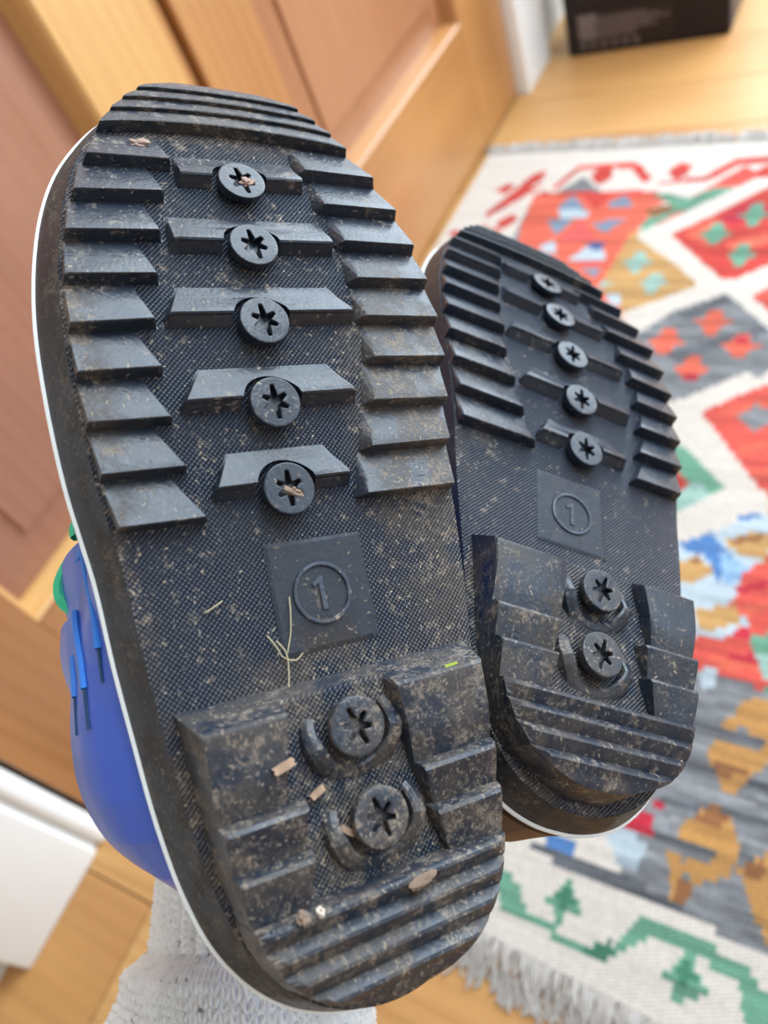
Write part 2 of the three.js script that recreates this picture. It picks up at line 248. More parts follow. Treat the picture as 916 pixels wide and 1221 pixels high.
function sheet(g) { g.deleteAttribute('normal'); if (g.attributes.uv) g.deleteAttribute('uv'); return g; }
function makeShoe(o) {                                                    // o: name, label, mirror, matrix, seed, mud
  const shoe = thing(o.name, o.label, 'shoe');
  const mir = o.mirror, RB = o.mats;
  const fin = (g, crease = 0.5, flip = mir) => {                           // bend, mirror, lay the sole's uv (metres) and normals
    g = mergeVertices(sheet(g.clone()), 1e-6);
    const p = g.attributes.position;
    for (let i = 0; i < p.count; i++) { p.setZ(i, p.getZ(i) + bend(p.getY(i))); if (flip) p.setX(i, -p.getX(i)); }
    if (flip) flipWinding(g);
    g.computeVertexNormals(); g = toCreasedNormals(g, crease);
    const q = g.attributes.position, uv = new Float32Array(q.count * 2);
    const tri = new THREE.Triangle(), fn = new THREE.Vector3();
    for (let i = 0; i < q.count; i += 3) {                                 // steep walls unroll outwards so that nothing is stretched over them
      tri.setFromAttributeAndIndices(q, i, i + 1, i + 2); tri.getNormal(fn);
      const steep = Math.abs(fn.z) < 0.6, wx = steep && Math.abs(fn.x) > Math.abs(fn.y) ? -Math.sign(fn.x) : 0, wy = steep && !wx ? -Math.sign(fn.y) : 0;
      for (let c = i; c < i + 3; c++) { const z = q.getZ(c) - bend(q.getY(c)); uv[2 * c] = q.getX(c) + wx * z; uv[2 * c + 1] = q.getY(c) + wy * z; }
    }
    g.setAttribute('uv', new THREE.BufferAttribute(uv, 2));
    return g;
  };
  // outsole: textured base with a flared side wall
  {
    const rings = [], N = OUTLINE.length;
    const ringAt = (out, z) => out.map((p) => [p[0], p[1], z]);
    for (let k = 0; k <= 14; k++) { const t = k / 14; rings.push(OUTLINE.map((p) => [lerp(lerp(2, 4, 0) / 1000, p[0], t * 0.985), lerp(clamp(p[1], -0.07, 0.08), p[1], t * 0.985), 0])); }
    rings.push(ringAt(offset(OUTLINE, flare(0.05)), -0.0004), ringAt(offset(OUTLINE, flare(0.05)), -0.004));
    const side = [ringAt(offset(OUTLINE, flare(-0.1)), -0.002), ringAt(offset(OUTLINE, flare(0.06)), -0.0003)];
    for (const [k, z] of [[0.16, -0.0014], [0.45, -0.004], [0.8, -0.0075], [1, -0.0104]]) side.push(ringAt(offset(OUTLINE, flare(k)), z));
    side.push(ringAt(offset(OUTLINE, flare(0.2)), -0.0108));
    const sole = put('outsole', fin(loft(rings), 0.55), RB.knurl, shoe);
    put('side_wall', fin(loft([...side, side[0]], false), 0.55), RB.wall, shoe);
    // white welt line below the side wall
    const W = WELT, weltRings = [[-0.0016, -0.0102], [0.0002, -0.0102], [0.0007, -0.0106], [0.0007, -0.0114], [0.0002, -0.0118], [-0.003, -0.0118]].map(([d, z]) => offset(W, () => wind * d).map((p) => [p[0], p[1], z]));
    put('welt', fin(loft([...weltRings, weltRings[0]], false), 0.5), M.welt, shoe).userData.label = 'thin white line around the sole';
  }
  // forefoot lugs: ramps that rise towards the heel and drop in a wall
  const lug = (o0, i0, o1, i1, h, w, soft, dz0 = 0) => {
    const prof = [[0, -0.003], [0, dz0], [0.3, lerp(dz0, h, 0.34)], [0.65, lerp(dz0, h, 0.7)], [0.9, h * 0.97], [0.965, h], [0.99, h - 0.0003], [1.0, h - 0.0008], [1 + w, 0.0002], [1 + w, -0.003]];
    const secs = [];
    for (const [u, k] of [[-0.012, 0.75], [0.006, 0.97], [0.05, 1], [0.5, 1], [0.955 - soft, 1], [0.985 - soft, 0.96], [1.008 - 0.7 * soft, 0.72], [1.03, 0.03]])
      secs.push(prof.map(([s, z]) => { const a = [lerp(o0[0], i0[0], u), lerp(o0[1], i0[1], u)], b = [lerp(o1[0], i1[0], u), lerp(o1[1], i1[1], u)]; return [lerp(a[0], b[0], s), lerp(a[1], b[1], s), z > 0 ? z * k : z]; }));
    return fin(loft(secs), 0.45);
  };
  for (let i = 0; i < 9; i++) {
    const edge = (row, inn, k, sgn) => {
      const o1 = row[i], i1 = inn[i], y0 = i ? row[i - 1][1] - 0.0004 : 0.1008, len = y0 - o1[1], sl = [1.5, 1.8, 2.2, 2.8, 3.4, 4, 4.6, 5.4, 6.2][i] / 1000 * k;
      const sp = span(OUTLINE, y0), out0 = (sgn < 0 ? sp[0] + 0.0006 : sp[1] - 0.0006);
      put('lug', lug([out0, y0], [i1[0] + sgn * sl, i1[1] + len * 0.97], o1, i1, LUG, lerp(0.12, 0.045, i / 8), sgn < 0 ? 0 : 0.05), RB.rubber, shoe);
    };
    edge(LEFT, LEFT_IN, 1, -1); edge(RIGHT, RIGHT_IN, 0.62, 1);
  }
  // saw-tooth ridges across the toe
  for (let j = 0; j < 4; j++) {
    const Y = [0.1012, 0.1066, 0.1114, 0.1158, 0.1222], y0 = Y[j], y1 = Y[j + 1], h = 0.0037, z1 = j === 3 ? 0.0008 : 0.0023, wall = j ? 0.0002 : 0.0011;
    const tilt = (x) => -0.018 * (x - 0.01) + 0.0032 * Math.max(-0.3, 1 - ((x - 0.009) / 0.035) ** 2);
    const prof = [[y1 + 0.0002, -0.003], [y1 + 0.0002, z1], [lerp(y1, y0, 0.4), lerp(z1, h, 0.5)], [lerp(y1, y0, 0.75), lerp(z1, h, 0.92)], [y0 + 0.0006, h], [y0 + 0.0002, h - 0.0002], [y0, h - 0.0008], [y0 - wall, j ? 0.002 : 0.0002], [y0 - wall, -0.003]];
    const secs = [];
    for (let k = 0; k <= 14; k++) { const u = k / 14, e = k === 0 || k === 14 ? 0.9 : 1; secs.push(prof.map(([y, z]) => { const [a, b] = span(OUTLINE, y + tilt(lerp(-0.02, 0.04, u)) * 0.6); const x = lerp(a + 0.0002, b - 0.0002, u); return [x, y + tilt(x), z > 0 ? z * e : z]; })); }
    put('toe_ridge', fin(loft(secs), 0.45), RB.rubber, shoe);
  }
  // cross bars with a round well cut out for each stud
  const ev = new Evaluator(); ev.attributes = ['position', 'normal'];
  BARS.forEach(([xa, xb, y, sl], i) => {
    const [sx, sy] = STUDS[i], A = xa / 1000, B = xb / 1000, Y = y / 1000, s = sl / 1000, len = 0.0088, secs = [];
    const prof = [[len, -0.003], [len, 0.0001], [len * 0.6, LUG * 0.42], [0.0016, LUG * 0.97], [0.0006, LUG], [0.0001, LUG - 0.0003], [-0.0001, LUG - 0.0008], [-0.0021, 0.0002], [-0.0021, -0.003]];
    for (const [u, k] of [[-0.008, 0.03], [0.002, 0.75], [0.01, 0.97], [0.03, 1], [0.5, 1], [0.97, 1], [0.99, 0.97], [0.998, 0.75], [1.008, 0.03]])
      secs.push(prof.map(([dy, z]) => [lerp(A + s * clamp(dy / len), B - s * clamp(dy / len), u), Y + dy, z > 0 ? z * k : z]));
    let g = loft(secs).toNonIndexed(); g.computeVertexNormals();
    const cyl = new THREE.CylinderGeometry(0.0078, 0.0074, 0.012, 40).rotateX(Math.PI / 2).translate(sx, sy - 0.0006, 0.0032); cyl.deleteAttribute('uv');
    const cut = ev.evaluate(new Brush(g), new Brush(cyl.toNonIndexed()), SUBTRACTION);
    put('tread_bar', fin(cut.geometry, 0.45), RB.rubber, shoe);
  });
  // studs with a six-armed slot pressed into the head
  const stud = (x, y, z0, z1, r, turn) => {
    const disc = new THREE.Shape(); disc.absarc(0, 0, r - 0.0005, 0, Math.PI * 2);
    const star = new THREE.Path(), w = 0.00088, L = r * 0.66 + 0.0005, q = w / Math.sin(Math.PI / 6);
    for (let k = 0; k < 6; k++) {
      const a = turn + k * Math.PI / 3, c = Math.cos(a), s = Math.sin(a), l = L * (0.86 + 0.14 * Math.cos(k * 2.1));
      for (const [u, v] of [[l, -w], [l + 0.0002, 0], [l, w]]) { const X = u * c - v * s, Y = u * s + v * c; k === 0 && v < 0 ? star.moveTo(X, Y) : star.lineTo(X, Y); }
      const b = a + Math.PI / 6; star.lineTo(q * 1.3 * Math.cos(b), q * 1.3 * Math.sin(b));
    }
    star.closePath(); disc.holes.push(star);
    const cap = 0.0025, g = new THREE.ExtrudeGeometry(disc, { depth: cap - 0.0004, bevelEnabled: true, bevelThickness: 0.0004, bevelSize: 0.0005, bevelOffset: 0, bevelSegments: 3, curveSegments: 20 });
    g.translate(x, y, z1 - cap); g.deleteAttribute('uv'); g.deleteAttribute('normal');
    const stem = new THREE.CylinderGeometry(r - 0.0008, r - 0.0018, z1 - cap - z0, 32).rotateX(Math.PI / 2).translate(x, y, (z1 - cap + z0) / 2); stem.deleteAttribute('uv'); stem.deleteAttribute('normal');
    put('stud', fin(mergeGeometries([g, stem.toNonIndexed()]), 0.5), RB.stud, shoe);
  };
  STUDS.forEach(([x, y], i) => stud(x, y - 0.0006, -0.002, 0.0042, 0.0062, 1.75 - 0.05 * i));
  HEEL_STUDS.forEach(([x, y], i) => stud(x, y, 0.004, 0.0108, 0.0064, 1.9 - 0.1 * i));
  // size plate with a ring and the figure 1
  {
    const q = mm([[-8.1, -12.2], [16.5, -12.6], [16, -38.2], [-8.6, -38.4]]), c = [0.0038, -0.0255];
    const ring = (e, z) => q.map((p) => [lerp(p[0], c[0], e), lerp(p[1], c[1], e), z]);
    const plate = put('size_plate', fin(loft([ring(-0.01, -0.002), ring(0, 0.0001), ring(0.07, 0.0004)]), 0.3), RB.smooth, shoe);
    const t = new THREE.TorusGeometry(0.0068, 0.00055, 8, 48).translate(c[0], c[1], 0.0005);
    put('ring', fin(t, 0.8), RB.raised, plate);
    const one = new THREE.Shape(); [[-0.0005, -0.0039], [0.0006, -0.0039], [0.0006, 0.0039], [-0.0002, 0.0039], [-0.0021, 0.0024], [-0.0017, 0.0016], [-0.0005, 0.0025]].forEach(([x, y], k) => (k ? one.lineTo(x, y) : one.moveTo(x, y)));
    const g = new THREE.ExtrudeGeometry(one, { depth: 0.0005, bevelEnabled: true, bevelThickness: 0.00015, bevelSize: 0.00015, bevelSegments: 1 });
    g.translate(mir ? -c[0] : c[0], c[1], 0.0001);
    put('numeral', fin(g, 0.4, false), RB.raised, plate).userData.label = 'raised figure 1';
  }
  // heel: core with a textured channel, lugs either side, ridges across the back
  const hx = (side, y, z) => lerp(span(HEEL_BASE, y)[side], span(HEEL_TOP, y)[side], clamp(z / HH));
  {
    const prof = [[-0.0436, -0.001], [-0.0444, 0.0002], [-0.0466, 0.0052], [-0.0474, 0.0059], [-0.049, 0.006], [-0.0605, 0.006], [-0.0755, 0.006], [-0.09, 0.006], [-0.1, 0.005], [-0.1, -0.001]];
    const secs = [-0.024, -0.018, -0.009, 0.002, 0.011, 0.02, 0.027].map((x) => prof.map(([y, z]) => [x, y, z]));
    put('heel_channel', fin(loft(secs), 0.45), RB.knurl, shoe);
    const lugProfiles = [
      [[-0.0440, -0.001], [-0.0443, 0.0002], [-0.0488, 0.0098], [-0.0496, HH - 0.0001], [-0.0506, HH], [-0.056, HH - 0.0002], [-0.0592, HH - 0.0007], [-0.0640, 0.0088], [-0.0686, 0.0072], [-0.0686, 0]],
      [[-0.067, 0], [-0.067, 0.0064], [-0.0675, 0.0086], [-0.0683, HH - 0.0005], [-0.0692, HH], [-0.0702, HH - 0.0003], [-0.0724, 0.0095], [-0.0752, 0.0084], [-0.0782, 0.0074], [-0.0782, 0]],
      [[-0.0768, 0], [-0.0768, 0.0064], [-0.0773, 0.0086], [-0.0781, HH - 0.0005], [-0.0790, HH], [-0.08, HH - 0.0003], [-0.0832, 0.0094], [-0.0862, 0.0084], [-0.0896, 0.0074], [-0.0896, 0]]];
    const inner = [[[-12.4, 0], [-16.8, 0]], [[-12.3, 0], [-14.6, 0]], [[-13, 0], [-16.2, 0]]].map((a) => [a[0][0], a[1][0]]), innerR = [[11.8, 13.6], [14.1, 16.2], [15.1, 17.8]];
    for (const side of [0, 1]) lugProfiles.forEach((prof, i) => {
      const yA = prof[0][0], yB = prof[9][0], secs = [], inn = side ? innerR[i] : inner[i];
      for (const [u, k] of [[0, 1], [0.012, 1], [0.03, 1.0], [0.5, 1], [0.93, 1], [0.975, 0.97], [1, 0.86], [1.06, 0.3]])
        secs.push(prof.map(([y, z]) => { const z2 = u === 0 ? Math.min(z, HH - 0.0006) : u < 0.02 ? Math.min(z, HH - 0.0002) : z; const f = (yA - y) / (yA - yB), xo = hx(side, y, z2), xi = lerp(inn[0], inn[1], f) / 1000; return [lerp(xo, xi, u), y, z2 * k]; }));
      put('heel_lug', fin(loft(secs), 0.45), RB.rubber, shoe);
    });
    for (let j = 0; j < 4; j++) {
      const yc = -0.0895 - j * 0.0053, last = j === 3, secs = [];
      const lowA = j ? 0.0086 : 0.0062, prof = [[yc + 0.0022, 0], [yc + 0.0022, lowA], [yc + 0.0012, 0.0098], [yc + 0.0004, HH - 0.0001], [yc - 0.0004, HH], [yc - 0.0012, 0.0102], [yc - 0.0026, 0.0093], ...(last ? [[yc - 0.0042, 0.0088], [yc - 0.0052, 0.008], [yc - 0.0071, 0.0002]] : [[yc - 0.0034, 0.0086], [yc - 0.0034, 0.004], [yc - 0.0034, 0]])];
      for (let k = 0; k <= 16; k++) { const u = k / 16; secs.push(prof.map(([y, z]) => { const z2 = k === 0 || k === 16 ? Math.min(z, 0.0094) : z; return [lerp(hx(0, y, z2), hx(1, y, z2), lerp(u, 0.5 - 0.5 * Math.cos(Math.PI * u), 0.5)), y, z2]; })); }
      put('heel_ridge', fin(loft(secs), 0.5), RB.rubber, shoe);
    }
    // horseshoe cradle round each heel stud
    HEEL_STUDS.forEach(([x, y]) => {
      const secs = [], r = 0.0094;
      for (let k = 0; k <= 24; k++) {
        const a = lerp(2.75, 6.75, k / 24), s = Math.sin((k / 24) * Math.PI), e = Math.min(k, 24 - k), h = e < 4 ? lerp(0.0066, 0.0098, e / 4) : lerp(0.0098, 0.0066, sstep(4, 10, e)), w = lerp(0.0019, 0.0023, s), c = Math.cos(a), q = Math.sin(a);
        secs.push([[-w * 0.6, 0.004], [-w * 0.5, h - 0.0004], [-w * 0.2, h], [w * 0.5, h - 0.0002], [w * 1.1, h - 0.0011], [w * 1.7, 0.004]].map(([d, z]) => [x + (r + d) * c, y + (r + d) * q * 1.0, z]));
      }
      put('stud_cradle', fin(loft(secs), 0.5), RB.rubber, shoe);
    });
  }
  // upper: bulging heel cup and sides, vamp, collar
  {
    const B = [[3, -116], [-9, -109], [-21, -98], [-31, -88.5], [-37, -83.5], [-43, -77.5], [-48.5, -69.5], [-52, -58], [-52, -45], [-49.3, -31], [-45.5, -16], [-42, -2], [-39.5, 15], [-38, 35], [-36, 55], [-31, 75], [-22, 95], [-8, 112], [8, 117], [25, 112], [38, 98], [46, 80], [49, 60], [48, 40], [45, 20], [43, 0], [43, -20], [43, -40], [42, -60], [40, -82], [31, -103], [17, -113.5]];
    const cast = (p) => { const cy = clamp(p[1], -70, 80) / 1000, cx = 0.003, dx = p[0] / 1000 - cx, dy = p[1] / 1000 - cy; let best = 0; for (let i = 0; i < WELT.length; i++) { const a = WELT[i], b = WELT[(i + 1) % WELT.length], ex = b[0] - a[0], ey = b[1] - a[1], den = dx * ey - dy * ex; if (Math.abs(den) < 1e-12) continue; const t = ((a[0] - cx) * ey - (a[1] - cy) * ex) / den, s = ((a[0] - cx) * dy - (a[1] - cy) * dx) / den; if (t > 0 && s >= 0 && s <= 1) best = Math.max(best, t); } return [(cx + dx * best * 0.97) * 1000, (cy + dy * best * 0.97) * 1000]; };
    const O = B.map(cast), C = B.map(([x, y]) => [2 + (x - 2) * 0.66, y > 15 ? 15 + (y - 15) * 0.07 : y * 0.9]);
    const curve = (P) => { const c = new THREE.CatmullRomCurve3(P.map((p) => new THREE.Vector3(p[0] / 1000, p[1] / 1000, 0)), true, 'centripetal'), r = []; for (let i = 0; i < 192; i++) { const v = c.getPoint(i / 192); r.push([v.x, v.y]); } return r; };
    const o1 = curve(O), b1 = curve(B), c1 = curve(C), rings = [];
    const ring = (f, z) => o1.map((p, i) => { const [x, y] = f(p, b1[i], c1[i]); return [x, y, z(y)]; });
    rings.push(ring((a) => a, () => -0.0114));
    for (const [t, z] of [[0.3, -0.0145], [0.6, -0.019], [0.85, -0.0255], [1, -0.034]]) rings.push(ring((a, b) => [lerp(a[0], b[0], t), lerp(a[1], b[1], t)], () => z));
    for (const t of [0.06, 0.14, 0.26, 0.4, 0.56, 0.72, 0.86, 1]) rings.push(ring((a, b, c) => [lerp(b[0], c[0], t), lerp(b[1], c[1], t)], (y) => -0.034 - lerp(0.036, 0.03, clamp(y / 0.1)) * Math.sin(t * Math.PI / 2)));
    const inside = rings.slice(5).reverse().map((r, k) => r.map((p) => [0.002 + (p[0] - 0.002) * 0.94, p[1] * 0.975, p[2] + 0.0012 + 0.0006 * k]));
    inside.push(o1.map((p) => [0.002 + (p[0] - 0.002) * 0.9, p[1] * 0.95, -0.0135]));
    put('upper', fin(loft(rings, false), 0.7), M.blue, shoe);
    put('lining', fin(loft([rings[rings.length - 1], ...inside]), 0.7), M.lining, shoe);
    put('collar_binding', fin(tube(c1.filter((_, i) => i % 6 === 0).map((p) => [p[0], p[1], -0.0695 + 0.004 * clamp(p[1] / 0.1)]), 0.0022, 120, 8), 0.8), M.green, shoe);
    // brown patch at the back of the heel cup
    const patch = [];
    for (let k = 0; k < 7; k++) { const r = rings[1 + k]; const row = []; for (let i = -9; i <= 22; i++) { const p = r[(192 - i) % 192]; row.push([p[0] * 1.02, p[1] * 1.012 - 0.0006, p[2]]); } patch.push(row); }
    if (o.patch) put('heel_patch', fin(solidSheet(patch, 0.0012, [0, 0.004, 0.001]), 0.6), M.brown, shoe).userData.label = 'dark brown patch at the heel';
    // fastening straps on the outer side: blue flaps with brighter cut edges and a green backing
    const flap = (x0, x1, ya0, yb0, ya1, yb1, z0, z1) => { const rows = []; for (let k = 0; k <= 6; k++) { const t = k / 6, row = []; for (let i = 0; i <= 10; i++) { const s = i / 10; row.push([lerp(x0, x1, t) - 0.0010 * Math.sin(Math.PI * t) - 0.0012 * t * Math.sin(Math.PI * s), lerp(lerp(ya0, ya1, t), lerp(yb0, yb1, t), s), lerp(z0, z1, t)]); } rows.push(row); } return solidSheet(rows, 0.0018, [0.0006, 0, -1]); };
    const strap1 = put('strap', fin(flap(-0.0425, -0.0458, -0.031, 0.001, -0.019, -0.002, -0.036, -0.056), 0.5), M.blue, shoe);
    const strap2 = put('strap', fin(flap(-0.0462, -0.0482, -0.042, -0.0165, -0.036, -0.019, -0.042, -0.062), 0.5), M.blue, shoe);
    const line = (pts, r) => fin(tube(pts.map((p) => p.map((v) => v / 1000)), r / 1000, 30, 6), 0.8);
    put('cut_edge', line([[-45.4, -12.5, -50], [-43.6, -6, -44], [-42.6, -2, -34], [-43.4, -10, -25], [-44, -19.6, -18], [-44.6, -27, -16.4]], 0.95), M.bright, strap1);
    put('cut_edge', line([[-44.2, -21, -46], [-46.2, -16.5, -37], [-47.2, -22, -30], [-47.7, -29, -25], [-48.2, -35, -23]], 0.95), M.bright, strap2);
    put('cut_edge', line([[-48.4, -27, -36], [-49.3, -32, -32], [-49.9, -36.5, -30]], 0.8), M.bright, strap2);
    [[strap1, -9, 7, 0], [strap2, -29, 6.5, 0.002]].forEach(([par, y, w, lift]) => {           // the strap itself crosses the instep to the other side
      const secs = []; for (let k = 0; k <= 24; k++) { const a = lerp(-0.12, Math.PI + 0.12, k / 24), c = -Math.cos(a), sn = Math.sin(a), R1 = 0.0445 + lift, cx = 0.0005, z = -0.046 - 0.0285 * sn, yy = (y + 8 * sn) / 1000; secs.push([[cx + R1 * c, yy - w / 1000, z], [cx + R1 * c, yy + w / 1000, z], [cx + (R1 - 0.0018) * c, yy + w / 1000, z + 0.0018 * sn], [cx + (R1 - 0.0018) * c, yy - w / 1000, z + 0.0018 * sn]]); }
      put('band', fin(loft(secs), 0.4), M.blue, par);
    });
    put('pocket_shade', fin(tube([[-41.4, -1, -47], [-42.4, -6, -49], [-43.4, -10, -51]].map((q) => q.map((v) => v / 1000)), 0.0011, 12, 6), 0.8), M.lining, strap1);  // near-black tube painted in as the shade inside the open strap gap
    put('pocket_shade', fin(tube([[-44, -17, -47], [-45, -20, -50], [-45.2, -23, -52]].map((q) => q.map((v) => v / 1000)), 0.0011, 12, 6), 0.8), M.lining, strap2);  // same painted shade for the gap under the second strap
    for (const [p, q, par] of [[[-44.6, -27, -16.2], [-44.9, -34.5, -16.3], strap1], [[-48.2, -35, -22.8], [-48.8, -44, -22], strap2], [[-49.9, -36.5, -29.8], [-50.9, -45, -29], strap2]]) put('stitching', line([p, [lerp(p[0], q[0], 0.5), lerp(p[1], q[1], 0.5), lerp(p[2], q[2], 0.5)], q], 0.5), M.stitch, par);
    put('strap_backing', line([[-44.5, -14.5, -52], [-46.8, -11.5, -54], [-46.6, -7, -56], [-44.5, -3, -56], [-41.6, 0.5, -56]], 2.2), M.green, strap1);
    put('strap_backing', line([[-40.5, 5.5, -56], [-40.3, 8, -57], [-38.6, 10.5, -57]], 2.0), M.green, strap1);
  }
  const m4 = new THREE.Matrix4().makeBasis(...o.axes.map((a) => new THREE.Vector3(...a))); m4.setPosition(...o.at); m4.decompose(shoe.position, shoe.quaternion, shoe.scale); shoe.scale.set(1, 1, 1);
  return shoe;
}
function solidSheet(rows, t, dir) {                                       // grid of points given thickness t along dir, closed
  const n = Math.hypot(...dir), d = dir.map((v) => v / n * t), back = (p) => [p[0] + d[0], p[1] + d[1], p[2] + d[2]];
  return loft(rows.map((r) => [...r, ...r.slice().reverse().map(back)]));
}
// rubber: near-black with dust, dried mud and straw-coloured specks that lie where the photograph shows them
function rubberSet(seed, mirror, mud) {
  const W = 768, H = 1536, R = rng(seed), layer = new Float32Array(W * H), tone = new Float32Array(W * H), stain = new Float32Array(W * H);
  const X = (i) => (i / W * 0.13 - 0.065) * (mirror ? -1 : 1), Y = (j) => j / H * 0.26 - 0.125;
  const dens = (x, y) => {                                                // how dirty each zone of the tread is
    let d = 0.36;
    d += 0.75 * Math.exp(-(((x - 0.042) / 0.016) ** 2) - ((y - 0.02) / 0.032) ** 2);
    d += 0.55 * Math.exp(-((x / 0.04) ** 2) - ((y - 0.108) / 0.012) ** 2);
    d += 0.8 * sstep(-0.04, -0.056, y) * (0.75 + 0.5 * sstep(-0.02, 0.02, x));
    d += 0.5 * Math.exp(-(((x - 0.036) / 0.014) ** 2) - ((y + 0.02) / 0.02) ** 2) + 0.7 * Math.exp(-(((x + 0.042) / 0.006) ** 2)) * sstep(-0.06, 0, y);
    d += 0.5 * Math.exp(-(((x + 0.002) / 0.014) ** 2) - ((y + 0.041) / 0.008) ** 2);
    return d * mud;
  };
  for (let j = 0; j < H; j++) for (let i = 0; i < W; i++) {
    const x = X(i), y = Y(j), d = dens(x, y), k = j * W + i, g = vnoise(x * 4200, y * 4200, seed) * 0.6 + vnoise(x * 2000, y * 2000, seed + 1) * 0.4;
    const blot = fbm(x * 230, y * 230, seed + 2, 4), fine = fbm(x * 900, y * 900, seed + 4, 3);
    const cover = sstep(0.68 - 0.2 * Math.min(d, 1.3), 0.84 - 0.12 * Math.min(d, 1.3), 0.5 * blot + 0.5 * fine);
    layer[k] = cover * sstep(0.3, 0.75, g + 0.35 * (blot - 0.5)) * 0.5;
    stain[k] = sstep(0.36, 0.62, fbm(x * 140, y * 140, seed + 8, 4)) * sstep(0.35, 0.9, d) * (0.4 + 0.6 * sstep(0.28, 0.6, g));
    tone[k] = fine;
  }
  for (let s = 0; s < 15000; s++) {                                        // specks and short fibres
    const i0 = R() * W, j0 = R() * H, x = X(i0), y = Y(j0), d = dens(x, y);
    if (R() > d * 0.62 * (0.4 + 1.2 * vnoise(x * 120, y * 120, seed + 6))) continue;
    const a = R() * 6.28, L = 0.3 + 6.5 * R() ** 4, w = 0.3 + 1.2 * R() ** 3, al = 0.2 + 0.75 * R() ** 1.2;
    for (let q = -Math.ceil(L + 2); q <= L + 2; q++) for (let p = -Math.ceil(L + 2); p <= L + 2; p++) {
      const u = p * Math.cos(a) + q * Math.sin(a), v = -p * Math.sin(a) + q * Math.cos(a) + 0.3 * Math.sin(u), m = clamp(1.2 - Math.max(Math.abs(u) - L * 0.5, 0) - Math.max(Math.abs(v) - w * 0.6, 0));
      const i = Math.round(i0 + p), j = Math.round(j0 + q); if (i < 0 || j < 0 || i >= W || j >= H || m <= 0) continue;
      const k = j * W + i; layer[k] = Math.max(layer[k], m * al);
    }
  }
  const base = [0.0135, 0.0205, 0.034], dust = [0.33, 0.265, 0.20], mudC = [0.066, 0.053, 0.043];
  const colour = texture(W, H, true, (i, j) => { const k = j * W + i, L = layer[k], S = stain[k] * 0.75, t = 0.8 + 0.4 * tone[k]; return [0, 1, 2].map((q) => lerp(lerp(base[q], mudC[q], S), dust[q] * t, L)); }, THREE.ClampToEdgeWrapping);
  const rough = texture(W / 2, H / 2, false, (i, j) => { const k = 2 * j * W + 2 * i; return [0, clamp(0.33 + 0.12 * (tone[k] - 0.5) + 0.45 * layer[k] + 0.3 * stain[k]), 0]; }, THREE.ClampToEdgeWrapping);
  for (const t of [colour, rough]) { t.repeat.set(1 / 0.13, 1 / 0.26); t.offset.set(0.5, 0.125 / 0.26); }
  const mk = (bump, scale, tint = 1, rgh = 1) => new THREE.MeshStandardMaterial({ map: colour, roughnessMap: rough, roughness: rgh, bumpMap: bump, bumpScale: scale, color: new THREE.Color().setRGB(tint, tint, tint) });
  return { knurl: mk(BUMP.knurl, 0.0005, 1.35), rubber: mk(BUMP.grain, 0.00012), smooth: mk(BUMP.grain, 0.0001, 0.85, 2), raised: mk(BUMP.grain, 0.0001, 1.5), stud: mk(BUMP.grain, 0.0001, 1.05), wall: mk(BUMP.grain, 0.0001, 0.65, 1.35) };
}
const BUMP = (() => {
  // fine moulded ribs on the slant, each cut into short beads
  const knurl = texture(64, 64, false, (i, j) => { const u = i / 64, v = j / 64, a = Math.abs(((u + v) % 1) - 0.5) * 2, b = Math.abs(((v - u + 1) % 1) - 0.5) * 2, h = Math.pow(1 - b * b, 0.8) * (0.55 + 0.45 * Math.pow(1 - a * a, 0.8)); return [h, h, h]; });
  knurl.repeat.set(1 / 0.00128, 1 / 0.00128);
  const grain = texture(256, 256, false, (i, j) => { const h = 0.5 * vnoise(i / 5, j / 5, 3) + 0.5 * vnoise(i / 21, j / 21, 4); return [h, h, h]; });
  grain.repeat.set(1 / 0.03, 1 / 0.03);
  return { knurl, grain };
})();
const rgb = (r, g, b) => new THREE.Color().setRGB(r, g, b);
const M = {
  welt: new THREE.MeshStandardMaterial({ color: rgb(0.84, 0.88, 0.89), roughness: 0.5 }),
  blue: new THREE.MeshPhysicalMaterial({ color: rgb(0.028, 0.088, 0.50), roughness: 0.42, clearcoat: 0.3, clearcoatRoughness: 0.35 }),
  bright: new THREE.MeshStandardMaterial({ color: rgb(0.02, 0.20, 0.72), roughness: 0.6 }),
  stitch: new THREE.MeshStandardMaterial({ color: rgb(0.012, 0.05, 0.13), roughness: 0.8 }),
  green: new THREE.MeshStandardMaterial({ color: rgb(0.035, 0.54, 0.29), roughness: 0.6 }),
  lining: new THREE.MeshStandardMaterial({ color: rgb(0.02, 0.022, 0.03), roughness: 0.9, side: THREE.DoubleSide }),
  brown: new THREE.MeshStandardMaterial({ color: rgb(0.11, 0.055, 0.025), roughness: 0.7 }),
};
const frontShoe = makeShoe({ name: 'shoe', label: "blue child's shoe held in front, its black studded sole facing the camera and numbered 1", mirror: false, patch: false, mats: rubberSet(101, false, 1.2), at: [-0.10898, 0.57652, -0.07994], axes: [[0.50646, -0.54072, -0.67165], [-0.39109, 0.55016, -0.73782], [0.76847, 0.63635, 0.06716]] });
makeShoe({ name: 'shoe', label: "second shoe behind the front one, its black studded sole smaller and tilted away", mirror: true, patch: true, mats: rubberSet(202, true, 0.62), at: [-0.07087, 0.5018, -0.16105], axes: [[0.6963, -0.66924, -0.2594], [-0.28503, 0.07388, -0.95567], [0.65873, 0.73937, -0.13931]] });

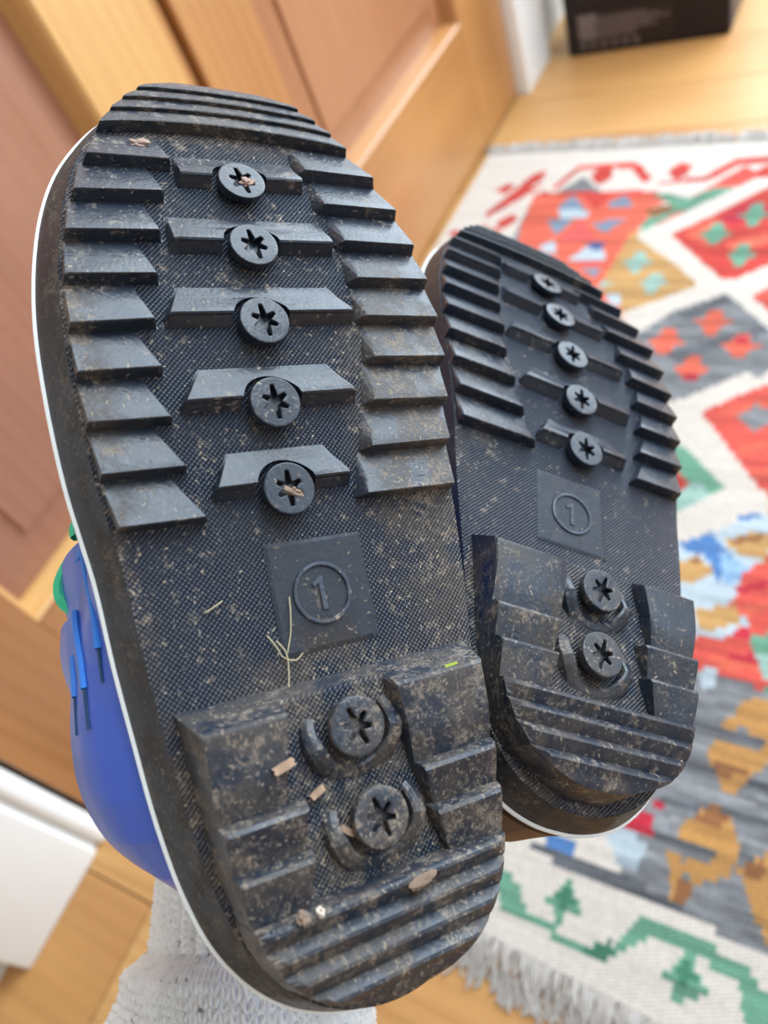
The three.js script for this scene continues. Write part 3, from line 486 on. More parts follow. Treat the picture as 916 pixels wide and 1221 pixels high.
// ---------------------------------------------------------------- bits of litter caught on the front tread
const onSole = (x, y, z) => frontShoe.localToWorld(new THREE.Vector3(x / 1000, y / 1000, z / 1000 + bend(y / 1000)));
frontShoe.updateMatrixWorld(true);
function litter(name, label, category, geo, mat, x, y, z, turn, group) {
  const m = tag(put(name, geo, mat, scene), label, category, group); m.position.copy(onSole(x, y, z)); m.quaternion.copy(frontShoe.quaternion).multiply(new THREE.Quaternion().setFromAxisAngle(new THREE.Vector3(0, 0, 1), turn)); return m;
}
function lump(sx, sy, sz, seed) { const g = mergeVertices(new THREE.IcosahedronGeometry(1, 5).deleteAttribute('uv').deleteAttribute('normal')), p = g.attributes.position; for (let i = 0; i < p.count; i++) { const k = 0.35 + 1.1 * vnoise(p.getX(i) * 2.6 + 9, p.getY(i) * 2.6 + p.getZ(i) * 3 + 9, seed); p.setXYZ(i, p.getX(i) * k * sx, p.getY(i) * k * sy, p.getZ(i) * k * sz); } g.computeVertexNormals(); return g; }
function splinter(l, w, t) { const g = new THREE.BoxGeometry(l, w, t, 8, 3, 1), p = g.attributes.position; for (let i = 0; i < p.count; i++) { const u = p.getX(i) / l; p.setXYZ(i, p.getX(i) + 0.1 * w * Math.sin(p.getY(i) / w * 9), p.getY(i) * (1 - 0.25 * Math.abs(u)) + 0.05 * l * u * u, p.getZ(i) + 0.12 * w * Math.sin(u * 5)); } g.computeVertexNormals(); return g; }
const bitM = { wood: new THREE.MeshStandardMaterial({ color: rgb(0.40, 0.27, 0.185), roughness: 0.9 }), clod: new THREE.MeshStandardMaterial({ color: rgb(0.22, 0.155, 0.115), roughness: 1 }), pale: new THREE.MeshStandardMaterial({ color: rgb(0.60, 0.52, 0.44), roughness: 1 }), straw: new THREE.MeshStandardMaterial({ color: rgb(0.46, 0.40, 0.25), roughness: 0.9 }), leaf: new THREE.MeshStandardMaterial({ color: rgb(0.34, 0.42, 0.06), roughness: 0.9 }), rosy: new THREE.MeshStandardMaterial({ color: rgb(0.36, 0.25, 0.205), roughness: 1 }) };
litter('wood_chip', 'flat pale wood chip stuck to the left heel lug of the front shoe', 'wood chip', splinter(0.0046, 0.0019, 0.0006), bitM.wood, -16.6, -59.2, 10.6, 0.28);
litter('wood_chip', 'pinkish wood splinter lodged beside the lower heel stud of the front shoe', 'wood chip', splinter(0.0036, 0.0014, 0.0008), bitM.wood, -4.9, -76.2, 7.4, -0.75);
litter('wood_chip', 'crumpled wood shaving lying in the heel channel between the two heel studs', 'wood chip', splinter(0.0034, 0.0015, 0.0009), bitM.wood, -9.6, -66.8, 7.4, 0.5);
litter('crumb', 'brown crumb of earth on the first heel ridge of the front shoe', 'crumb', lump(0.0012, 0.0015, 0.001, 3), bitM.clod, -19.1, -88, 11.3, 0);
litter('crumb', 'small whitish crumb beside the brown one on the heel ridge of the front shoe', 'crumb', lump(0.0009, 0.0009, 0.0008, 5), bitM.pale, -15.4, -88, 11.4, 0);
litter('crumb', 'wide clod of dried mud lying on the heel ridge below the lower heel stud', 'crumb', lump(0.0034, 0.0012, 0.0004, 7), bitM.clod, 7.9, -90.2, 11.1, 0.2);
litter('mud_plug', 'pinkish dried mud filling the slot of the topmost stud on the front shoe', 'mud', lump(0.0021, 0.0012, 0.0007, 11), bitM.rosy, 9.4, 83.6, 4.1, 0.2);
litter('mud_plug', 'tan dried mud filling the slot of the forefoot stud just above the size plate', 'mud', lump(0.0022, 0.0010, 0.0006, 13), bitM.clod, 0.6, -1.4, 4.0, -0.4);
litter('mud_plug', 'pale mud flake on the topmost left lug of the front shoe', 'mud', lump(0.0024, 0.0011, 0.0005, 17), bitM.rosy, -15, 96.5, 2.2, 0);
litter('leaf_bit', 'tiny yellow green leaf scrap on the right front edge of the heel', 'leaf', splinter(0.0034, 0.0007, 0.0003), bitM.leaf, 27.9, -48.4, 9.6, 0.05);
const strand = (pts) => tube(pts.map((p) => p.map((v) => v / 1000)), 0.00016, 20, 5);
[['longest straw strand, upright across the left edge of the size plate', [[0, 4, 1.0], [-0.6, 0, 1.1], [-1.4, -4, 0.9], [-3, -8.2, 0.7]], -4.6, -29],
  ['forked straw wisp curling at the lower left corner of the size plate', [[-2.5, 3.5, 0.8], [-1, 0.6, 1.2], [0.2, -2, 1], [3, -3.2, 0.9], [5, -2, 0.8]], -9, -36],
  ['straw wisp hanging from the size plate down onto the front of the heel', [[-1, 3, 0.8], [0.5, 0, 1.1], [0.3, -4, 1.2], [-0.6, -7.5, 1.6]], -8.6, -37],
  ['short straight straw lying alone on the bare arch left of the size plate', [[-2, -0.8, 0.7], [0, 0, 0.9], [2.2, 1, 0.7]], -22, -24]].forEach(([label, pts, x, y]) => litter('straw', label, 'straw', strand(pts), bitM.straw, x, y, 0, 0));

// ---------------------------------------------------------------- flat-woven rug
{
  const CW = 3, X0 = -620, X1 = 560, Z0 = -1240, Z1 = 20, nx = Math.ceil((X1 - X0) / CW), nz = Math.ceil((Z1 - Z0) / 3), grid = new Array(nx * nz).fill('none');
  const yarn = { white: [0.53, 0.475, 0.42], coral: [0.52, 0.095, 0.055], red: [0.43, 0.036, 0.026], redc: [0.50, 0.066, 0.048], crimson: [0.39, 0.016, 0.034], rose: [0.50, 0.075, 0.075], green: [0.105, 0.245, 0.165], forest: [0.04, 0.145, 0.09], teal: [0.23, 0.35, 0.30], steel: [0.145, 0.20, 0.27], pale: [0.36, 0.42, 0.46], sky: [0.20, 0.32, 0.48], blue: [0.06, 0.15, 0.34], navy: [0.035, 0.075, 0.20], ochre: [0.40, 0.225, 0.08], gold: [0.40, 0.20, 0.06], brown: [0.215, 0.088, 0.032], grey: [0.155, 0.158, 0.165], slate: [0.08, 0.083, 0.092], ash: [0.215, 0.218, 0.225] };
  function P(c, ...q) {                                                   // filled polygon, points in millimetres on the rug
    const xs = q.map((p) => p[0]), zs = q.map((p) => p[1]), a = Math.max(0, Math.floor((Math.min(...xs) - X0) / CW)), b = Math.min(nx - 1, Math.ceil((Math.max(...xs) - X0) / CW)), d = Math.max(0, Math.floor((Math.min(...zs) - Z0) / 3)), e = Math.min(nz - 1, Math.ceil((Math.max(...zs) - Z0) / 3));
    for (let j = d; j <= e; j++) for (let i = a; i <= b; i++) {
      const x = X0 + (i + 0.5) * CW, z = Z0 + (Math.floor(j / 2) * 2 + 1) * 3; let inside = false;   // steps of two wefts
      for (let k = 0, m = q.length - 1; k < q.length; m = k++) if ((q[k][1] > z) !== (q[m][1] > z) && x < (q[m][0] - q[k][0]) * (z - q[k][1]) / (q[m][1] - q[k][1]) + q[k][0]) inside = !inside;
      if (inside) grid[j * nx + i] = c;
    }
  }
  const F = (c, x, z, w, h) => P(c, ...[[-1, 0], [-0.5, -0.28], [-0.32, -0.95], [0.3, -0.95], [0.45, -0.28], [1, 0], [0.45, 0.3], [0.26, 1], [-0.24, 1], [-0.5, 0.3]].map(([u, v]) => [x + u * w, z + v * h]));
  const D = (c, x, z, w, h) => P(c, [x - w, z], [x, z - h], [x + w, z], [x, z + h]);
  // whole cloth first: white ends and borders, a field of diamonds on a white lattice
  P('white', [X0 - 9, Z0 - 9], [X1 + 9, Z0 - 9], [X1 + 9, Z1 + 9], [X0 - 9, Z1 + 9]);
  P('coral', [-470, -1085], [410, -1030], [410, -150], [-470, -210]);
  for (let a = 0; a < 4; a++) for (let b = 0; b < 7; b++) { const x = -400 + a * 240 + (b % 2) * 120, z = -1010 + b * 140; if (z > -240 || x > 380) continue; D('white', x, z, 138, 160); D(['grey', 'redc', 'ochre', 'redc', 'green'][(a + 2 * b) % 5], x, z, 108, 126); F(['coral', 'green', 'teal', 'grey', 'white'][(a + 2 * b) % 5], x - 30, z, 24, 22); F(['coral', 'green', 'teal', 'grey', 'white'][(a + 2 * b) % 5], x + 32, z, 24, 22); }
  P('white', [405, -1300], [700, -1300], [700, 100], [405, 100]); P('white', [-700, -1300], [-470, -1300], [-470, 100], [-700, 100]);
  for (let k = 0; k < 8; k++) { const z = -1000 + k * 112; P('red', [-590, z], [-575, z - 6], [-520, z + 44], [-520, z + 62]); P('red', [-520, z + 44], [-505, z + 52], [-575, z + 100], [-590, z + 96]); D('red', -510, z + 4, 16, 13); }
  P('coral', [-470, -1095], [-275, -1080], [-268, -1030], [-271, -1006], [-289, -980], [-305, -864], [-256, -812], [-253, -767], [-410, -759], [-467, -1011]);
  P('green', [-279, -1077], [-263, -1081], [-226, -1061], [-199, -1083], [-156, -1085], [-197, -1035], [-235, -1027], [-271, -989], [-281, -996], [-268, -1030], [-245, -1045]);
  P('brown', [-283, -1041], [-246, -1049], [-241, -1038], [-265, -1016]);
  P('steel', [-421, -1052], [-403, -1089], [-368, -1037]);
  P('pale', [-417, -1048], [-366, -1044], [-365, -1026], [-405, -1021]);
  P('steel', [-346, -1052], [-322, -1081], [-299, -1046]);
  P('steel', [-430, -1027], [-382, -1020], [-402, -982]);
  P('steel', [-357, -1013], [-303, -1018], [-328, -985]);
  P('red', [-389, -1087], [-340, -1083], [-357, -1044]);
  P('rose', [-393, -967], [-372, -1019], [-335, -968]);
  P('pale', [-368, -919], [-346, -955], [-318, -944], [-310, -924]);
  P('navy', [-349, -952], [-340, -965], [-324, -961], [-322, -944]);
  P('steel', [-340, -902], [-312, -905], [-314, -883]);
  P('rose', [-352, -923], [-314, -922], [-317, -908], [-342, -909]);
  P('pale', [-292, -846], [-274, -852], [-259, -823], [-274, -823]);
  P('pale', [-422, -958], [-399, -971], [-386, -936], [-409, -944]);
  P('ochre', [-287, -953], [-264, -959], [-190, -882], [-173, -867], [-251, -806], [-269, -832], [-265, -864], [-284, -883]);
  F('teal', -264, -917, 22, 23);
  F('teal', -233, -873, 22, 22);
  P('white', [-282, -976], [-128, -1115], [-103, -1101], [-228, -973], [-133, -879], [-75, -939], [-67, -881], [-108, -848], [-53, -776], [-48, -738], [-145, -848], [-246, -784], [-263, -809], [-170, -870]);
  P('red', [-233, -977], [-122, -1072], [-81, -1045], [-73, -927], [-133, -879], [-151, -882]);
  P('coral', [-217, -979], [-178, -1013], [-168, -999], [-181, -949]);
  P('crimson', [-177, -1007], [-140, -1050], [-104, -1027], [-152, -992]);
  P('coral', [-160, -954], [-107, -977], [-91, -958], [-143, -935]);
  F('green', -173, -975, 24, 24);
  F('green', -130, -1015, 22, 26);
  F('green', -133, -928, 22, 23);
  P('grey', [-233, -768], [-193, -808], [-139, -853], [-87, -795], [-50, -752], [-78, -736], [-149, -673], [-172, -661], [-203, -707]);
  P('slate', [-190, -808], [-142, -849], [-126, -837], [-174, -797]);
  P('slate', [-189, -738], [-87, -795], [-76, -783], [-172, -722]);
  F('coral', -144, -798, 24, 24);
  F('coral', -192, -759, 26, 24);
  F('coral', -106, -756, 24, 22);
  F('coral', -154, -713, 24, 22);
  P('crimson', [-116, -774], [-102, -775], [-98, -763], [-112, -762]);
  P('crimson', [-160, -704], [-146, -705], [-142, -694], [-156, -692]);
  P('white', [-171, -657], [-150, -666], [-96, -711], [-69, -706], [-119, -643], [-40, -531], [-40, -510], [-119, -458], [-144, -530]);
  P('redc', [-131, -645], [-67, -697], [-21, -688], [1, -502], [-53, -545], [-92, -597], [-117, -630]);
  P('coral', [-112, -650], [-64, -674], [-62, -662], [-101, -642]);
  P('coral', [-86, -598], [-55, -613], [-54, -602], [-80, -587]);
  P('coral', [-66, -565], [-28, -583], [-26, -569], [-59, -558]);
  P('grey', [-93, -644], [-80, -653], [-75, -662], [-64, -658], [-45, -651], [-60, -634], [-71, -622], [-81, -632]);
  P('green', [-161, -606], [-138, -593], [-86, -540], [-126, -501], [-141, -514]);
  P('teal', [-137, -537], [-109, -544], [-98, -527], [-128, -502]);
  P('red', [-150, -556], [-134, -553], [-121, -540], [-128, -526], [-143, -525]);
  P('pale', [-127, -451], [-89, -480], [-50, -513], [-20, -524], [-11, -451], [-53, -404], [-18, -377], [-68, -364], [-107, -354]);
  P('blue', [-119, -460], [-90, -482], [-80, -471], [-66, -457], [-71, -424], [-86, -450], [-111, -457]);
  P('blue', [-75, -501], [-51, -517], [-41, -516], [-58, -504]);
  P('sky', [-78, -462], [-57, -451], [-41, -441], [-67, -422]);
  P('ochre', [-122, -437], [-95, -449], [-76, -436], [-100, -415], [-116, -418]);
  P('brown', [-102, -446], [-96, -452], [-89, -447], [-97, -440]);
  P('redc', [-55, -436], [-38, -457], [-17, -504], [0, -507], [21, -330], [-33, -387], [-59, -403], [-49, -419]);
  P('ochre', [-78, -473], [-56, -488], [-33, -487], [-34, -456], [-57, -461]);
  P('brown', [-71, -477], [-41, -489], [-38, -483], [-65, -472]);
  P('crimson', [-56, -420], [-30, -438], [-29, -429], [-52, -416]);
  P('coral', [-55, -395], [-27, -415], [-25, -406], [-51, -389]);
  P('ochre', [-89, -389], [-59, -403], [-46, -390], [-66, -372], [-81, -375]);
  P('ochre', [-89, -388], [-53, -404], [-45, -387], [-75, -367]);
  P('redc', [-65, -358], [-42, -383], [-10, -400], [15, -329], [-14, -325], [-55, -335], [-37, -349]);
  P('crimson', [-51, -372], [-42, -382], [-34, -374], [-40, -368]);
  P('crimson', [-53, -352], [-28, -356], [-24, -344], [-43, -344]);
  P('coral', [-64, -343], [-19, -344], [-18, -338], [-55, -336]);
  P('green', [-36, -373], [-8, -387], [-2, -336], [-15, -337], [-28, -353]);
  P('teal', [-29, -356], [-15, -360], [-8, -335], [-20, -337]);
  P('grey', [-88, -321], [-54, -330], [-13, -323], [31, -326], [65, -274], [74, -167], [18, -103], [-41, -108], [-116, -152], [-98, -222]);
  P('pale', [-74, -330], [-57, -333], [-56, -319], [-65, -310]);
  P('ash', [-75, -303], [19, -294], [20, -288], [-74, -296]);
  P('slate', [-77, -283], [21, -277], [22, -271], [-75, -276]);
  P('ash', [-78, -264], [23, -261], [24, -255], [-77, -257]);
  P('slate', [-79, -246], [25, -245], [26, -239], [-78, -239]);
  P('ash', [-80, -227], [27, -230], [28, -224], [-79, -221]);
  P('slate', [-82, -209], [29, -214], [30, -209], [-80, -203]);
  P('ash', [-83, -192], [31, -200], [32, -194], [-81, -186]);
  P('slate', [-84, -175], [33, -185], [33, -180], [-83, -169]);
  P('ash', [-85, -158], [34, -171], [35, -166], [-84, -152]);
  P('gold', [-46, -286], [-34, -293], [-34, -303], [-25, -314], [-8, -314], [1, -272], [-11, -279], [-26, -284], [-42, -281]);
  P('gold', [-53, -264], [-37, -267], [-23, -265], [-3, -274], [-2, -262], [-13, -247], [-18, -240], [-23, -226], [-33, -227], [-39, -237], [-47, -249]);
  P('brown', [-45, -248], [-15, -252], [-17, -243], [-38, -239]);
  P('gold', [-66, -165], [-56, -167], [-48, -149], [-46, -127], [-54, -129], [-60, -155]);
  P('gold', [-61, -184], [-48, -202], [-40, -212], [-25, -210], [-18, -193], [-14, -184], [-17, -163], [-38, -148], [-52, -155], [-51, -165], [-32, -167], [-30, -176], [-56, -176]);
  P('brown', [-50, -198], [-40, -212], [-25, -210], [-28, -198], [-42, -196]);
  P('brown', [-52, -147], [-38, -150], [-46, -126], [-53, -131]);
  P('gold', [-13, -169], [6, -188], [24, -183], [31, -125], [16, -122], [-1, -149]);
  P('brown', [-11, -173], [3, -183], [8, -172], [-3, -163]);
  P('crimson', [-103, -176], [-90, -190], [-82, -189], [-76, -174], [-88, -171]);
  P('crimson', [-85, -198], [-79, -205], [-73, -203], [-75, -197]);
  P('pale', [-118, -161], [-100, -174], [-80, -164], [-84, -141], [-102, -140]);
  P('white', [-143, -150], [-119, -164], [-105, -152], [-96, -137], [-124, -134]);
  P('blue', [-162, -146], [-134, -149], [-133, -136], [-156, -136]);
  P('white', [-365, -129], [-164, -135], [-126, -130], [-89, -130], [-47, -123], [34, -117], [53, 27], [-36, -24], [-169, -55], [-327, -55]);
  P('slate', [-171, -138], [-127, -134], [-90, -135], [-44, -129], [-42, -122], [-88, -126], [-127, -125], [-168, -129]);
  P('green', [-197, -102], [-181, -108], [-170, -99], [-158, -84], [-136, -80], [-111, -75], [-87, -82], [-77, -102], [-70, -113], [-33, -111], [6, -106], [14, -96], [35, -96], [39, -65], [10, -65], [0, -92], [-31, -100], [-62, -101], [-74, -88], [-85, -75], [-94, -68], [-112, -69], [-148, -76], [-177, -78]);
  P('forest', [-106, -77], [-88, -87], [-86, -78], [-94, -68], [-107, -70]);
  P('green', [-147, -97], [-140, -104], [-137, -113], [-128, -117], [-125, -106], [-115, -101], [-120, -92], [-127, -92], [-128, -84], [-137, -86], [-138, -96]);
  P('forest', [-139, -103], [-135, -106], [-134, -111], [-129, -113], [-128, -107], [-122, -104], [-125, -100], [-129, -100], [-129, -96], [-134, -97], [-134, -102]);
  P('green', [-52, -77], [-43, -85], [-39, -96], [-29, -100], [-27, -87], [-16, -82], [-23, -72], [-30, -71], [-32, -62], [-42, -64], [-42, -75]);
  P('forest', [-43, -83], [-39, -87], [-37, -92], [-33, -94], [-32, -88], [-26, -85], [-30, -80], [-33, -80], [-34, -76], [-38, -77], [-39, -82]);
  P('red', [-462, -1100], [-272, -1085], [-270, -1076], [-458, -1089]);
  P('red', [-447, -1109], [-417, -1170], [-339, -1168], [-318, -1163], [-289, -1115], [-301, -1109], [-330, -1151], [-409, -1159], [-436, -1104]);
  P('red', [-390, -1134], [-379, -1161], [-358, -1154], [-354, -1126], [-370, -1110]);
  P('red', [-271, -1132], [-257, -1155], [-237, -1150], [-238, -1124], [-252, -1107]);
  P('red', [-281, -1108], [-216, -1113], [-179, -1154], [-134, -1155], [-97, -1143], [-100, -1134], [-169, -1139], [-210, -1100], [-275, -1100]);
  P('red', [-148, -1117], [-131, -1134], [-113, -1123], [-121, -1100], [-136, -1101]);
  P('red', [-504, -1124], [-490, -1158], [-470, -1160], [-471, -1131], [-486, -1113], [-459, -1122], [-535, -1034], [-540, -1050]);
  P('red', [-546, -1111], [-528, -1132], [-512, -1123], [-522, -1100]);
  P('red', [-511, -1025], [-490, -1044], [-477, -1032], [-486, -1010], [-505, -1007]);
  P('red', [-547, -985], [-530, -1022], [-520, -1006], [-534, -962]);
  const SX = 1180, SZ = 1260;
  const map = texture(SX, SZ, true, (i, j) => {
    const x = i / SX * (X1 - X0), z = (SZ - 1 - j) / SZ * (Z1 - Z0), zr = Math.floor(z / 3), gi = Math.min(nx - 1, Math.floor(x / CW)), gj = Math.min(nz - 1, zr), c = yarn[grid[gj * nx + gi]] || yarn.white;
    const abrash = 0.66 + 0.68 * vnoise(x / 70 + 11 * hash(Math.floor(zr / 3), 1, 9), zr / 3.2, 5), fine = 0.9 + 0.2 * hash(Math.floor(x / 2), zr, 6);
    const heather = c === yarn.grey || c === yarn.slate || c === yarn.ash ? 0.7 + 0.75 * vnoise(x / 16, zr * 1.3, 12) * (0.6 + 0.6 * vnoise(x / 5, zr * 2, 13)) : 1;
    return c.map((v) => v * (c === yarn.white ? lerp(1, abrash, 0.22) : abrash) * fine * heather);
  }, THREE.ClampToEdgeWrapping);
  const weave = texture(64, 64, false, (i, j) => { const u = i / 64, v = j / 64, h = Math.abs(Math.sin(Math.PI * (v * 2 + (u < 0.5 ? 0 : 0.5)))) * 0.7 + 0.3 * Math.abs(Math.sin(Math.PI * u * 2)); return [h, h, h]; });
  weave.repeat.set(180, 210);
  const rm = new THREE.MeshStandardMaterial({ map, roughness: 0.95, bumpMap: weave, bumpScale: 0.0008 });
  const s = new THREE.Shape(), edge = [];
  const cs = [[-0.597, -1.222], [0.52, -1.15], [0.545, 0.0], [-0.602, -0.09]];
  for (let k = 0; k < 4; k++) { const a = cs[k], b = cs[(k + 1) % 4]; for (let q = 0; q < 40; q++) edge.push([lerp(a[0], b[0], q / 40) + 0.003 * (vnoise(q / 6, k * 7, 3) - 0.5) * (q && 1), lerp(a[1], b[1], q / 40) + 0.003 * (vnoise(q / 5, k * 9, 4) - 0.5) * (q && 1)]); }
  edge.forEach((p, k) => (k ? s.lineTo(p[0], -p[1]) : s.moveTo(p[0], -p[1])));
  const g = new THREE.ExtrudeGeometry(s, { depth: 0.003, bevelEnabled: true, bevelThickness: 0.0006, bevelSize: 0.0006, bevelSegments: 1 }); g.rotateX(-Math.PI / 2); g.translate(0, 0.0008, 0);
  const p = g.attributes.position, uv = new Float32Array(p.count * 2);
  for (let i = 0; i < p.count; i++) { uv[2 * i] = (p.getX(i) * 1000 - X0) / (X1 - X0); uv[2 * i + 1] = 1 - (p.getZ(i) * 1000 - Z0) / (Z1 - Z0); }
  g.setAttribute('uv', new THREE.BufferAttribute(uv, 2));
  const rug = thing('rug', 'flat-woven rug of red, grey, white and ochre diamonds lying on the pine floor', 'rug');
  put('woven_field', g, rm, rug);
  const R = rng(77), fm = new THREE.MeshStandardMaterial({ color: rgb(0.42, 0.385, 0.355), roughness: 1 });
  for (const [a, b, dz] of [[cs[0], cs[1], -1], [cs[3], cs[2], 1]]) {
    const parts = [];
    for (let k = 0; k < 760; k++) {
      const t = (k + R()) / 760, x = lerp(a[0], b[0], t), z = lerp(a[1], b[1], t) - dz * 0.002, L = 0.030 + 0.016 * R(), sw = (R() - 0.5) * 0.026 + 0.012 * (vnoise(t * 46, 3, 8) - 0.5), y = 0.001 + 0.005 * R();
      parts.push(tube([[x, 0.0025, z], [x + sw * 0.3, 0.002 + y, z + dz * L * 0.4], [x + sw, 0.0016 + 0.5 * y * R(), z + dz * L * 0.85], [x + sw * 1.3 + (R() - 0.5) * 0.008, 0.0018, z + dz * L]], 0.0010 + 0.0006 * R(), 7, 4));
    }
    put('fringe', mergeGeometries(parts), fm, rug).userData.kind = 'stuff';
  }
}

// ---------------------------------------------------------------- dark box on the far floor
{
  const cm = new THREE.MeshStandardMaterial({ color: rgb(0.014, 0.0075, 0.008), roughness: 0.85 }), side = new THREE.MeshStandardMaterial({ color: rgb(0.075, 0.055, 0.052), roughness: 0.6 });
  const b = thing('box', 'dark brown cardboard box with small pale print standing on the far floor', 'box');
  b.position.set(-0.4, 0, -1.557);
  put('carton', box(-0.147, 0.147, 0.0005, 0.3, -0.2, 0, 0.006), cm, b);
  put('side_panel', box(0.1462, 0.1476, 0.007, 0.294, -0.194, -0.006, 0.0004), side, b);
  put('lid_flap', box(-0.143, 0.143, 0.299, 0.3018, -0.196, -0.1005, 0.001), cm, b); put('lid_flap', box(-0.143, 0.143, 0.299, 0.3018, -0.0995, -0.004, 0.001), cm, b);
  const cv = document.createElement('canvas'); cv.width = 512; cv.height = 200; const c = cv.getContext('2d'), R = rng(8);
  c.fillStyle = '#1b1315'; c.fillRect(0, 0, 512, 200); c.fillStyle = '#8d8486';
  for (let l = 0; l < 8; l++) { let x = 8, end = [120, 380, 430, 480, 400, 420, 330, 300][l]; while (x < end) { const w = 4 + 16 * R(); c.fillRect(x, 8 + l * 17, w, 8); x += w + 4; } }
  for (let l = 0; l < 8; l++) { let x = 8; while (x < 100) { const w = 4 + 12 * R(); c.fillRect(x, 4 + l * 17, w, 12); x += w + 3; } }
  c.strokeStyle = '#8d8486'; c.lineWidth = 5; for (let k = 0; k < 6; k++) { c.strokeRect(14 + k * 58, 158, 22, 26); c.beginPath(); c.moveTo(14 + k * 58, 184); c.lineTo(36 + k * 58, 158); c.stroke(); }
  const t = new THREE.CanvasTexture(cv); t.colorSpace = THREE.SRGBColorSpace;
  const pr = new THREE.Mesh(new THREE.PlaneGeometry(0.175, 0.066), new THREE.MeshStandardMaterial({ map: t, roughness: 0.55 })); pr.name = 'printed_label'; pr.position.set(-0.036, 0.04, 0.0006); pr.receiveShadow = true; b.add(pr);
}

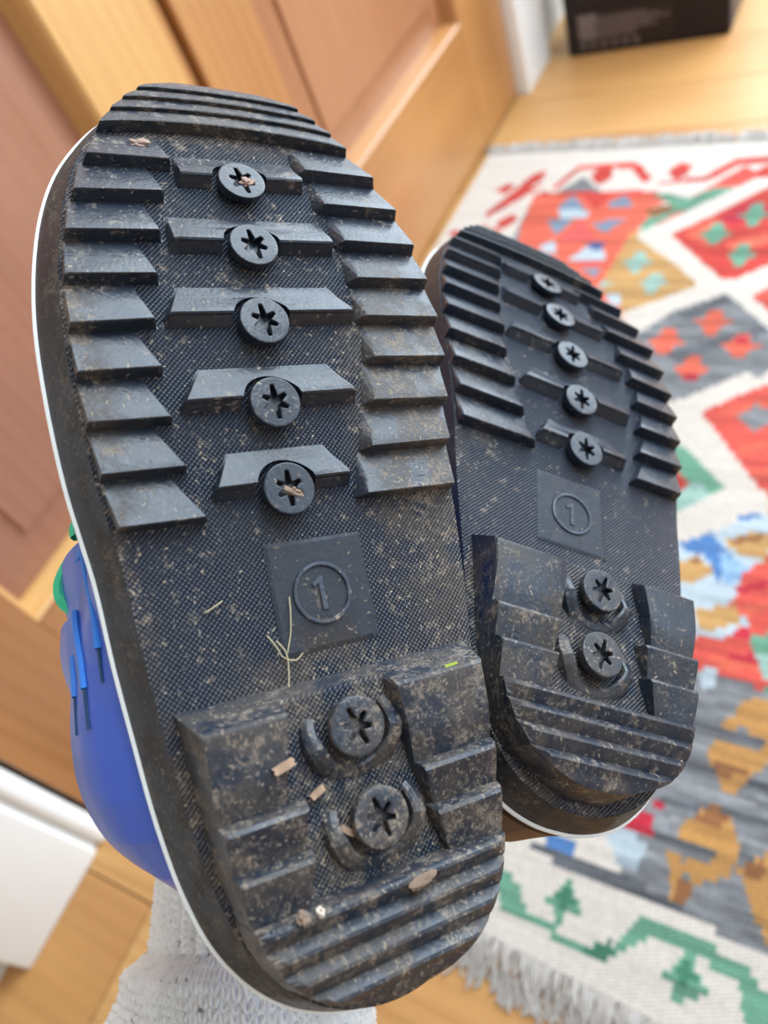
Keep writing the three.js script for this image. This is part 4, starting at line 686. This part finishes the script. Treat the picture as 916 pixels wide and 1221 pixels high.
// ---------------------------------------------------------------- the person holding the pair up from below
{
  const person = thing('person', 'forearm in a pale grey chunky knitted sleeve, holding up both shoes from below', 'person');
  const axis = new THREE.CatmullRomCurve3([[-0.1574, 0.4403, -0.020], [-0.1508, 0.4304, 0.0036], [-0.1435, 0.4255, 0.0223], [-0.1385, 0.4215, 0.0381], [-0.1365, 0.4145, 0.0583], [-0.139, 0.3929, 0.0936], [-0.1554, 0.3353, 0.1593], [-0.175, 0.27, 0.225]].map((p) => new THREE.Vector3(...p)));
  const total = axis.getLength(), NU = 800, NV = 660, fr = axis.computeFrenetFrames(NU, false), pos = [], uv = [], idx = [];
  const cuffEnd = 0.036, R = rng(31), wob = [];
  for (let k = 0; k < 96; k++) wob.push([R(), R(), 0.75 + 0.5 * R()]);
  for (let i = 0; i <= NU; i++) {
    const s = i / NU, d = s * total, c = axis.getPointAt(s), N = fr.normals[i], B = fr.binormals[i];
    const r0 = lerp(0.033, 0.0415, sstep(cuffEnd - 0.001, cuffEnd + 0.008, d)) + 0.008 * sstep(0.12, 0.25, d) - 0.004 * sstep(0.006, 0, d);
    for (let j = 0; j <= NV; j++) {
      const a = j / NV * Math.PI * 2, around = j / NV; let h;
      if (d < cuffEnd) { const u = (around * 34) % 1; h = 0.0022 * Math.pow(Math.sin(Math.PI * u), 0.6) + 0.0005 * Math.sin(d * 1900 + (u < 0.5 ? 0 : 2)); }
      else {                                                              // stocking stitch: each column is a stack of V-shaped loops
        const cols = 82, cI = Math.floor(around * cols) % 82, u = (around * cols) % 1, w = wob[cI], m = Math.abs(u - 0.5) * 2, v = ((d + 0.0006 * Math.sin(d * 300 + cI)) / 0.0034 + m * 0.7 + w[0] * 0.3) % 1;
        const leg = Math.pow(Math.max(0, 1 - ((m - 0.5) / 0.5) ** 2), 0.5);
        h = 0.0022 * leg * (0.15 + 0.85 * Math.pow(Math.sin(Math.PI * v), 0.8) * w[2]);
      }
      const fold = 0.0018 * Math.sin(d * 120 + 2.2 * Math.sin(a * 2 + d * 18)) * sstep(cuffEnd, cuffEnd + 0.02, d) + 0.0014 * Math.sin(a * 3 + d * 40) + 0.0005 * (vnoise(around * 90, d * 400, 4) - 0.5);
      const r = r0 + h + fold;
      pos.push(c.x + r * (Math.cos(a) * N.x + Math.sin(a) * B.x), c.y + r * (Math.cos(a) * N.y + Math.sin(a) * B.y), c.z + r * (Math.cos(a) * N.z + Math.sin(a) * B.z)); uv.push(around * 0.26, d);
    }
  }
  for (let i = 0; i < NU; i++) for (let j = 0; j < NV; j++) { const a = i * (NV + 1) + j, b = a + 1, c = a + NV + 1, d = c + 1; idx.push(a, b, c, b, d, c); }
  const g = new THREE.BufferGeometry(); g.setAttribute('position', new THREE.Float32BufferAttribute(pos, 3)); g.setAttribute('uv', new THREE.Float32BufferAttribute(uv, 2)); g.setIndex(idx); g.computeVertexNormals();
  const map = texture(1024, 1024, true, (i, j) => { const f = vnoise(i / 2.5, j / 5, 3), m = fbm(i / 50, j / 60, 5), fleck = sstep(0.80, 0.9, fbm(i / 7, j / 12, 9, 2)), k = lerp(0.84, 0.96, m) * (0.86 + 0.16 * f) * (1 - 0.6 * fleck); return [k * 0.985, k, k * 1.01]; });
  map.repeat.set(1 / 0.26, 1 / 0.26);
  put('knitted_sleeve', g, new THREE.MeshPhysicalMaterial({ map, roughness: 1, sheen: 0.3, sheenRoughness: 0.7, side: THREE.DoubleSide }), person);
  // hand: one continuous skin, closed over the collar of the front shoe (behind it, seen only from the side)
  const K = [[[8, -112, -120, 22], [8, -84, -112, 23]]], kn = [[-16, -30, -100, 10], [1, -20, -102, 11], [18, -20, -102, 11], [33, -27, -100, 10.5]];
  kn.forEach((q, i) => K.push([[8 + (i - 1.5) * 8, -80, -110, 18], [q[0], q[1], q[2], q[3] + 2]]));
  [[[-20, -8, -98], [-22, 8, -86], [-22, 12, -73]], [[0, 10, -99], [0, 29, -87], [0, 34, -71]], [[19, 12, -100], [20, 32, -87], [20, 37, -70]], [[36, 2, -98], [38, 21, -86], [38, 25, -71]]].forEach((f, i) => { const r = i ? 8.6 : 7.6; let p = kn[i]; f.forEach((q, k) => { const n = [...q, r - 0.7 * k]; K.push([k ? p : [p[0], p[1], p[2], r + 0.8], n]); p = n; }); });
  K.push([[22, -78, -108, 15], [44, -58, -98, 11]], [[44, -58, -98, 11], [52, -36, -86, 9]], [[52, -36, -86, 9], [50, -18, -76, 8]]);
  const lo = [-40, -140, -150], size = 200, res = 92, mc = new MarchingCubes(res, new THREE.MeshBasicMaterial(), false, false, 200000);
  mc.isolation = 0;
  for (let z = 0; z < res; z++) for (let y = 0; y < res; y++) for (let x = 0; x < res; x++) {
    const P = [x, y, z].map((v, q) => lo[q] + ((v - res / 2) / (res / 2) * 0.5 + 0.5) * size); let acc = 0;
    for (const [a, b] of K) { const ab = [b[0] - a[0], b[1] - a[1], b[2] - a[2]], ap = [P[0] - a[0], P[1] - a[1], P[2] - a[2]], t = clamp((ab[0] * ap[0] + ab[1] * ap[1] + ab[2] * ap[2]) / (ab[0] ** 2 + ab[1] ** 2 + ab[2] ** 2)), d = Math.hypot(ap[0] - ab[0] * t, ap[1] - ab[1] * t, ap[2] - ab[2] * t) - lerp(a[3], b[3], t); acc += Math.exp(-Math.min(60, d) / 1.6); }
    mc.field[x + y * res + z * res * res] = 1.6 * Math.log(acc + 1e-30);
  }
  mc.update();
  const n = mc.count, hp = new Float32Array(n * 3);
  for (let i = 0; i < n * 3; i++) hp[i] = (lo[i % 3] + (mc.positionArray[i] * 0.5 + 0.5) * size) / 1000;
  let hg = new THREE.BufferGeometry(); hg.setAttribute('position', new THREE.BufferAttribute(hp, 3)); hg = mergeVertices(hg, 1e-6); hg.applyMatrix4(frontShoe.matrixWorld); hg.computeVertexNormals();
  put('hand', hg, new THREE.MeshPhysicalMaterial({ color: rgb(0.52, 0.30, 0.22), roughness: 0.55 }), person);
}
renderer.render(scene, camera);
